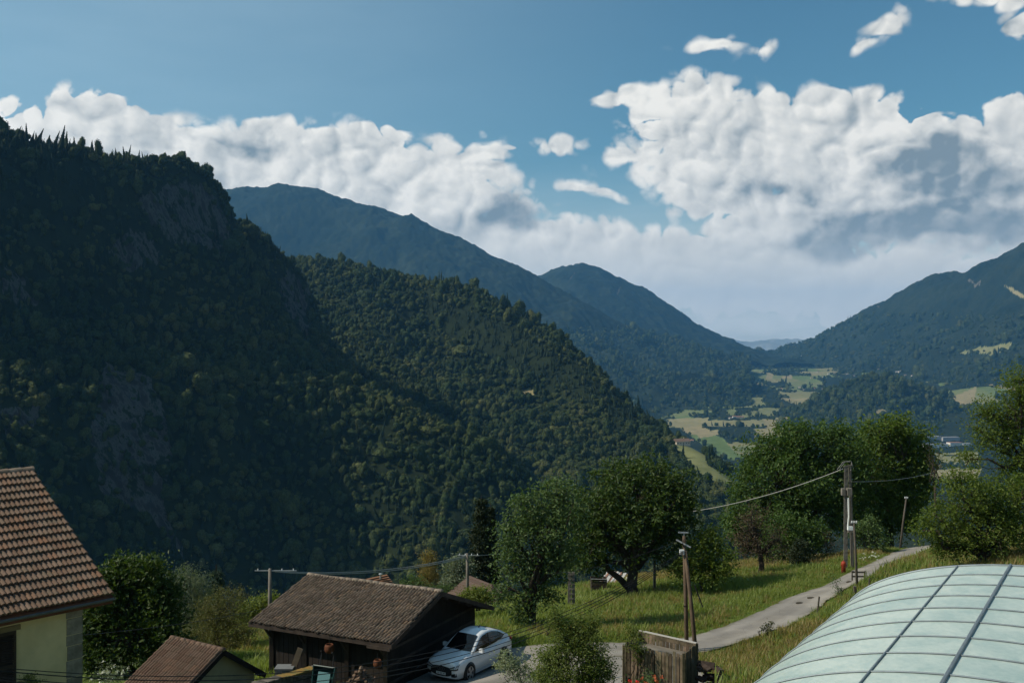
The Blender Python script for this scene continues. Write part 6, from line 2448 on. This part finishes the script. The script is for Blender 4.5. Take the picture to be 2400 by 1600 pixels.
tree('chestnut_tree', 'dense deep green tree behind the yellow house', (300, 1560), 52,
     [(310, 1352, 62, 46), (250, 1375, 46, 44), (372, 1378, 42, 44), (290, 1425, 84, 56), (222, 1440, 42, 46), (382, 1432, 52, 52), (240, 1500, 56, 36), (340, 1490, 66, 36), (205, 1480, 25, 50), (350, 1335, 22, 20), (275, 1340, 20, 25), (250, 1545, 60, 30), (330, 1540, 70, 34), (210, 1545, 25, 40), (395, 1500, 40, 40)],
     640, 34, 0.24, G_walnut, 14, trunk=0.3, sig=0.28, shell=0.45)
tree('willow_tree', 'grey green willow right of the tree behind the yellow house', (435, 1510), 62,
     [(430, 1372, 44, 40), (462, 1405, 34, 54), (405, 1392, 26, 34), (445, 1450, 34, 34), (440, 1490, 40, 24)], 280, 36, 0.16, G_grey, 15, trunk=0.18, sig=0.28, droop=0.9, aspect=0.28)
tree('broom_shrub', 'olive brown rounded broom shrub above the tiled shed', (522, 1520), 57,
     [(520, 1432, 52, 44), (500, 1470, 46, 36), (560, 1462, 34, 36), (540, 1398, 30, 22), (480, 1430, 24, 30), (510, 1500, 54, 26), (570, 1495, 30, 24), (450, 1490, 34, 30)], 460, 40, 0.12, G_broom, 16, cat='bush', trunk=0.12, stems=3, sig=0.22, aspect=0.25)
tree('hedge_bush', 'light green hedge bush left of the barn roof corner', (606, 1478), 70,
     [(600, 1425, 32, 24), (640, 1412, 28, 20), (582, 1445, 22, 22), (612, 1455, 30, 18)], 170, 30, 0.20, G_light, 17, cat='bush', trunk=0.1, stems=2, sig=0.26)
tree('garden_bush', 'large straggly garden bush with many small leaves before the yard', (1335, 1640), 36,
     [(1335, 1505, 42, 38), (1295, 1545, 34, 38), (1385, 1530, 36, 42), (1315, 1590, 50, 34), (1385, 1590, 36, 34), (1392, 1455, 14, 30), (1310, 1468, 16, 24), (1350, 1465, 16, 24), (1420, 1565, 16, 30), (1270, 1590, 20, 24), (1300, 1440, 10, 18)],
     820, 26, 0.085, G_bush, 18, cat='bush', trunk=0.14, stems=5, fork=0.2, sig=0.16, twigs=0.5, shell=0.2)
tree('rose_bush', 'yellow green climbing bush at the left corner of the plank bin', (1478, 1640), 36.8,
     [(1490, 1500, 16, 26), (1478, 1478, 16, 16), (1500, 1530, 12, 18)], 60, 22, 0.08, G_light, 19, cat='bush', trunk=0.06, stems=3, sig=0.12)
tree('elder_plant', 'pale leaved plant in the shade right of the car', (1212, 1640), 39,
     [(1198, 1556, 30, 20), (1230, 1580, 34, 18), (1182, 1542, 16, 12), (1225, 1545, 18, 14)], 80, 22, 0.13, G_pale, 20, cat='bush', trunk=0.06, stems=4, sig=0.16, aspect=0.3)
tree('golden_conifer', 'golden green columnar conifer behind the barn ridge', (1004, 1400), 84,
     [(1005, 1330, 18, 30), (1004, 1355, 22, 26), (1006, 1308, 11, 14)], 130, 40, 0.13, G_gold, 21, trunk=0.12, sig=0.2)
tree('quince_bush', 'mixed green bush at the foot of the golden conifer', (970, 1405), 82,
     [(965, 1370, 26, 20), (985, 1385, 30, 14), (1035, 1385, 26, 14)], 110, 30, 0.18, G_pear, 22, cat='bush', trunk=0.09, stems=2, sig=0.24)
tree('lime_tree', 'rounded blue green tree behind the pale line pole', (1075, 1395), 93,
     [(1068, 1338, 26, 34), (1090, 1350, 20, 28), (1065, 1370, 24, 20)], 150, 34, 0.24, G_grey, 23, trunk=0.15, sig=0.3)
tree('box_bush', 'domed yellow green bush before the brown hipped roof', (1118, 1420), 62,
     [(1115, 1396, 32, 18), (1135, 1400, 20, 14), (1095, 1404, 18, 12)], 130, 34, 0.14, G_light, 24, cat='bush', trunk=0.08, stems=2, sig=0.18)


def layered_conifer(name, label, px, py0, py1, d, half_px, lm, seed, tiers=16, per=26, size=0.3):
    rs = np.random.default_rng(seed)
    foot = A(px, py0, d)
    root = empty(name, foot)
    tag(root, label, 'tree')
    h = (A(px, py1, d) - foot).z
    R = half_px * d / F
    C, m = [], MB()
    m.tube([(0, 0, -0.5), (0, 0, h * 0.5), (0, 0, h)], [h * 0.022, h * 0.014, 0.02], 8)
    for t in range(tiers):
        f = t / tiers
        z = h * (0.06 + 0.92 * f)
        r = R * (1 - f) ** 0.8 * rs.uniform(0.8, 1.15) + 0.1
        nb = int(6 + 6 * (1 - f))
        for k in range(nb):
            a = rs.uniform(0, 6.28)
            q = r * rs.uniform(0.7, 1.1)
            e = Vector((math.cos(a) * q, math.sin(a) * q, z - 0.22 * q))
            m.tube([(0, 0, z), e * 0.5 + Vector((0, 0, z * 0.5)) + Vector((0, 0, 0.05)), e], [0.05 * (1 - f) + 0.015, 0.03, 0.01], 4, False)
            for s in np.linspace(0.3, 1.0, 5):
                C.append((e.x * s, e.y * s, z + (e.z - z) * s))
    C = np.array(C)
    link('crown', leaf_mesh('crown', C, 0.17 * np.ones(len(C)) * R / 1.5, per, size, rs, 0.2, 0.7, 0.32), root, lm)
    m.build('trunk', M_bark, root)


layered_conifer('spruce_tree', 'dark pointed spruce behind the pear tree', 1128, 1395, 1160, 96, 40, G_fir, 61, 20, 22, 0.32)
layered_conifer('spruce_tree', 'slimmer dark spruce touching the taller one on its right', 1150, 1390, 1178, 99, 26, G_fir, 63, 16, 18, 0.30)
layered_conifer('cedar_tree', 'blue green young cedar with nodding top above the broom shrub', 507, 1500, 1322, 74, 42, leaf_mat('leaf_cedar', (0.023, 0.048, 0.030), (0.041, 0.069, 0.044), 0.15), 62, 9, 20, 0.22)

# small plants: red geraniums by the bin, white flowers at the wall, saplings and weeds on the verge
def flower(name, label, px, py, d, fc, gm_, rpx, n, seed, cat='flowers', leafs=60):
    rs = np.random.default_rng(seed)
    a = A(px, py, d)
    root = empty(name, a)
    tag(root, label, cat)
    r = rpx * d / F
    C = rs.normal(0, 1, (leafs, 3)) * np.array([r * 0.6, r * 0.5, r * 0.45])
    link('leaves', leaf_mesh('leaves', C, 0.08, 12, 0.07, rs), root, gm_)
    C2 = rs.normal(0, 1, (n, 3)) * np.array([r * 0.7, r * 0.4, r * 0.35]) + np.array([0, -r * 0.4, r * 0.45])
    link('blossoms', leaf_mesh('blossoms', C2, 0.035, 16, 0.055, rs, aspect=0.9), root, fc)


F_red = leaf_mat('petal_red', (0.42, 0.012, 0.010), (0.55, 0.03, 0.02), 0.2)
F_coral = leaf_mat('petal_coral', (0.42, 0.09, 0.035), (0.50, 0.13, 0.06), 0.2)
F_white = leaf_mat('petal_white', (0.55, 0.56, 0.52), (0.65, 0.66, 0.60), 0.2)
flower('red_geranium', 'bright red geranium in the corner before the plank bin', 1478, 1612, 33.5, F_red, G_ash, 22, 9, 71)
flower('coral_geranium', 'coral orange geranium in front of the plank bin boards', 1522, 1600, 33.2, F_coral, G_pear, 24, 10, 72)
flower('white_daisies', 'patch of white daisies on the verge near the apple tree', 2035, 1316, 76, F_white, G_light, 26, 30, 73)
flower('white_roses', 'white flowering plant beside the yellow house wall', 262, 1590, 44, F_white, G_grey, 36, 26, 74, leafs=90)
tree('verge_sapling', 'thin sapling on the lane edge below the dark pole', (1962, 1400), 58.5, [(1958, 1365, 9, 14), (1950, 1352, 8, 8), (1966, 1382, 6, 8)], 26, 10, 0.10, G_pear, 75, cat='bush', trunk=0.03, stems=2, sig=0.12, twigs=1.0)
tree('wall_vine', 'leafy shoot at the foot of the yellow house wall', (72, 1630), 28, [(70, 1592, 12, 12), (60, 1604, 14, 10), (84, 1602, 10, 8)], 40, 16, 0.06, G_light, 76, cat='bush', trunk=0.03, stems=2, sig=0.08)
tree('dry_weed', 'dry weed tuft at the lower lane edge', (1800, 1485), 50.5, [(1798, 1470, 12, 8), (1806, 1464, 6, 8)], 26, 10, 0.10, G_broom, 77, cat='bush', trunk=0.03, stems=3, sig=0.10)

# ------------------------------------------------------------------ grass
def tuft(name, seed, m, tall, nbl, spread):
    rs = np.random.default_rng(seed)
    V, Fc = [], []
    for i in range(nbl):
        a = rs.uniform(0, 6.28)
        b0 = np.array([rs.normal(0, spread), rs.normal(0, spread), 0])
        h = tall * rs.uniform(0.5, 1.2)
        lean = rs.uniform(0.1, 0.6) * h
        dr = np.array([math.cos(a), math.sin(a), 0])
        sd = np.array([-math.sin(a), math.cos(a), 0]) * rs.uniform(0.012, 0.022)
        p1 = b0 + dr * lean * 0.35 + np.array([0, 0, h * 0.6])
        p2 = b0 + dr * lean + np.array([0, 0, h])
        k = len(V)
        V += [b0 - sd, b0 + sd, p1 + sd * 0.8, p1 - sd * 0.8, p2]
        Fc += [(k, k + 1, k + 2, k + 3), (k + 3, k + 2, k + 4)]
    me = bpy.data.meshes.new(name)
    me.from_pydata([tuple(v) for v in V], [], Fc)
    me.materials.append(m)
    return bpy.data.objects.new(name, me)


def grass_mat(name, c1, c2):
    m = leaf_mat(name, c1, c2, 0.45)
    return m


GM = grass_mat('grass_green', (0.140, 0.200, 0.040), (0.205, 0.240, 0.064))
GM2 = grass_mat('grass_dry', (0.190, 0.155, 0.055), (0.270, 0.215, 0.090))
GM3 = grass_mat('grass_dark', (0.105, 0.170, 0.036), (0.155, 0.210, 0.052))
gcol = bpy.data.collections.new('grass_kinds')
for i in range(3):
    gcol.objects.link(tuft('a_green_%d' % i, 300 + i, GM, 0.38, 16, 0.16))
for i in range(2):
    gcol.objects.link(tuft('b_dry_%d' % i, 310 + i, GM2, 0.44, 14, 0.15))
for i in range(2):
    gcol.objects.link(tuft('c_dark_%d' % i, 320 + i, GM3, 0.24, 16, 0.18))
gn2 = gn.copy()
gn2.name = 'scatter_grass'
for nd in gn2.nodes:
    if nd.bl_idname == 'GeometryNodeCollectionInfo':
        nd.inputs['Collection'].default_value = gcol


def grass():
    rs = np.random.default_rng(91)
    n = 190000
    Y = np.sqrt(rs.uniform(30 ** 2, 100 ** 2, n))
    px = rs.uniform(420, 2900, n)
    X = (px - 1200) / F * Y
    Z = GT(X, Y)
    py = 800 - (Z - CZ) / Y * F
    ok = (py < 1630) & (road_dist(X, Y) > 0.02)
    # barn, yard, bin, enclosure keep clear
    ok &= ~in_poly(X, Y, [(-14, 47), (-5, 42.5), (-0.5, 51), (-9, 55)])
    ok &= ~in_poly(X, Y, [(-6.2, 39.0), (-2, 38), (2, 37), (6.3, 37.0), (8.4, 40), (8.6, 44), (8.5, 48.5), (6, 49), (2.6, 47.8), (-1, 45.2), (-4.5, 42.0)])
    ok &= ~((X > 9.5) & (Y < 27))
    X, Y, Z = X[ok], Y[ok], Z[ok]
    dr = dryness(X, Y)
    n = len(X)
    r = rs.random(n)
    clump = fbm(X / 2.2, Y / 2.2, 3, 61)
    k = np.where(r + 0.35 * clump < dr * 0.85, 3 + rs.integers(0, 2, n), np.where(r < 0.62, rs.integers(0, 3, n), 5 + rs.integers(0, 2, n))).astype(np.int32)
    me = bpy.data.meshes.new('meadow_grass')
    me.vertices.add(n)
    me.vertices.foreach_set('co', np.stack([X, Y, Z - 0.02], 1).astype(np.float32).ravel())
    me.attributes.new('kind_index', 'INT', 'POINT').data.foreach_set('value', k)
    edge = np.clip(road_dist(X, Y) / 1.2, 0.45, 1)
    s = (rs.uniform(0.6, 1.35, n) * (1.0 + 0.5 * clump) * edge)[:, None] * np.ones(3)
    me.attributes.new('crown_scale', 'FLOAT_VECTOR', 'POINT').data.foreach_set('vector', s.astype(np.float32).ravel())
    rot = np.zeros((n, 3), np.float32)
    rot[:, 2] = rs.uniform(0, 6.28, n)
    me.attributes.new('crown_turn', 'FLOAT_VECTOR', 'POINT').data.foreach_set('vector', rot.ravel())
    o = bpy.data.objects.new('meadow_grass', me)
    COL.objects.link(o)
    o.modifiers.new('grass', 'NODES').node_group = gn2
    tag(o, 'tall uncut meadow grass around the lane', kind='stuff')


grass()


# ------------------------------------------------------------------ houses of the valley
W_wall = [mat('far_wall_white', (0.62, 0.60, 0.55), 0.9), mat('far_wall_cream', (0.48, 0.42, 0.33), 0.9), mat('far_wall_grey', (0.34, 0.34, 0.34), 0.9)]
W_roof = [mat('far_roof_red', (0.24, 0.12, 0.075), 0.9), mat('far_roof_brown', (0.14, 0.095, 0.07), 0.9), mat('far_roof_grey', (0.20, 0.20, 0.21), 0.9)]
W_win = mat('far_window', (0.03, 0.035, 0.04), 0.3)


def top_z(X, Y):
    z = -1e9
    for H in (H2, HV, H5, H7):
        j = np.argmin(np.abs(H['Y'][:, 0] - Y))
        px = 1200 + X / Y * F
        i = np.argmin(np.abs(H['PX'][0] - px))
        if H['Y'][0, 0] < Y < H['Y'][-1, 0] and H['PX'][0, 0] < px < H['PX'][0, -1]:
            z = max(z, H['Z'][j, i])
    return z


def ray_ground(px, py):
    """first point where the line of sight meets the far land"""
    best = None
    for H in (H2, HV, H5, H7):
        if not (H['PX'][0, 0] < px < H['PX'][0, -1]):
            continue
        i = np.argmin(np.abs(H['PX'][0] - px))
        col = H['PY'][:, i]
        dcol = H['Y'][:, 0]
        k = np.where(col <= py)[0]
        if len(k) and k[0] > 0:
            d = dcol[k[0]]
            if best is None or d < best[0]:
                best = (d, H['Z'][k[0], i])
    if best is None:
        return None
    d, z = best
    return Vector(((px - 1200) / F * d, d, z))


def far_house(name, label, cat, px, py, w, dpt, h, rz, wall, roof, flat=False, group=None, dmax=None):
    p = ray_ground(px, py)
    if p is None:
        return
    root = empty(name, p, rz)
    tag(root, label, cat, group)
    MB().box((0, 0, h / 2 - 1), (w, dpt, h + 2)).build('wall', wall, root)
    if flat:
        MB().box((0, 0, h + 0.25), (w + 0.8, dpt + 0.8, 0.5)).build('roof', roof, root)
    else:
        m = MB()
        o = 0.8
        rh = dpt * 0.30
        a, b = w / 2 + o, dpt / 2 + o
        m.add([(-a, -b, h - 0.2), (a, -b, h - 0.2), (a, 0, h + rh), (-a, 0, h + rh), (-a, b, h - 0.2), (a, b, h - 0.2)], [(0, 1, 2, 3), (3, 2, 5, 4), (0, 3, 4), (1, 5, 2), (0, 4, 5, 1)])
        m.build('roof', roof, root)
        MB().box((w * 0.2, 0.8, h + rh), (0.8, 0.8, 1.8)).build('chimney', wall, root)
    n = max(2, int(w / 4))
    for i in range(n):
        MB().box((-w / 2 + w * (i + 0.5) / n, -dpt / 2 - 0.03, h * 0.5), (1.3, 0.1, 1.5)).build('window', W_win, root)


vr = random.Random(4)
far_house('farm_house', 'brown farm barn on the meadow spur, left of the farm group', 'house', 1597, 1042, 22, 12, 5, 0.35, W_wall[1], W_roof[1], group='farm on the meadow spur')
far_house('farm_house', 'lower pinkish roofed farm house on the meadow spur', 'house', 1618, 1036, 22, 12, 6, 0.2, W_wall[0], W_roof[0], group='farm on the meadow spur')
far_house('farm_house', 'small farm shed at the upper left of the meadow spur', 'house', 1590, 1026, 14, 9, 5, 0.5, W_wall[1], W_roof[0], group='farm on the meadow spur')
clusters = [('upper village on the sunny terrace', [(2062 + vr.uniform(-6, 6) + 9 * i, 878 + vr.uniform(-9, 7)) for i in range(11)], 'village house on the sunny terrace'),
            ('houses by the pass', [(1900 + 14 * i + vr.uniform(-4, 4), 880 + vr.uniform(-6, 10)) for i in range(8)], 'village house below the pass'),
            ('hamlet in the meadows', [(1712 + 9 * i, 980 + vr.uniform(-3, 3)) for i in range(4)], 'hamlet house among hedgerows in the meadows'),
            ('houses along the valley road', [(1830 + 20 * i + vr.uniform(-6, 6), 914 + vr.uniform(-3, 3)) for i in range(6)], 'small house along the valley road')]
ORD = ['leftmost', 'second', 'third', 'fourth', 'fifth', 'sixth', 'seventh', 'eighth', 'ninth', 'tenth', 'eleventh']
for grp, pts, lab in clusters:
    for q, (px, py) in enumerate(sorted(pts)):
        far_house('village_house', lab + (', leftmost of its group' if q == 0 else ', %s from the left' % ORD[q]), 'house', px, py, vr.uniform(11, 17), vr.uniform(9, 12), vr.uniform(5, 8), vr.uniform(-0.6, 0.6), vr.choice(W_wall[:2]), vr.choice(W_roof), group=grp)
for (px, py, w, dp, h, wl, rf, lab) in ((2180, 1030, 80, 30, 12, 2, 2, 'long grey industrial hall in the valley, leftmost of the works'), (2190, 1047, 90, 34, 11, 0, 2, 'white fronted industrial hall nearest in the valley works'),
                                        (2225, 1032, 70, 28, 12, 2, 2, 'grey hall behind the white works sheds'), (2237, 1044, 50, 26, 11, 0, 0, 'white works shed right of the long halls'),
                                        (2264, 1046, 36, 20, 12, 0, 2, 'small bright white works block beside the orchard tree'), (2144, 1046, 20, 14, 7, 1, 0, 'cream house left of the valley works'),
                                        (2370, 1030, 30, 16, 8, 0, 2, 'pale works building seen through the tall thin tree')):
    far_house('works_hall', lab, 'building', px, py, w, dp, h, 0.15, W_wall[wl], W_roof[rf], flat=True)
far_house('white_chapel', 'lone white house at the foot of the wooded knoll', 'house', 2186, 972, 14, 10, 7, 0.3, W_wall[0], W_roof[1])
far_house('pass_house', 'white house on the saddle left of the east mountain', 'house', 1876, 836, 22, 14, 9, 0.2, W_wall[0], W_roof[2])
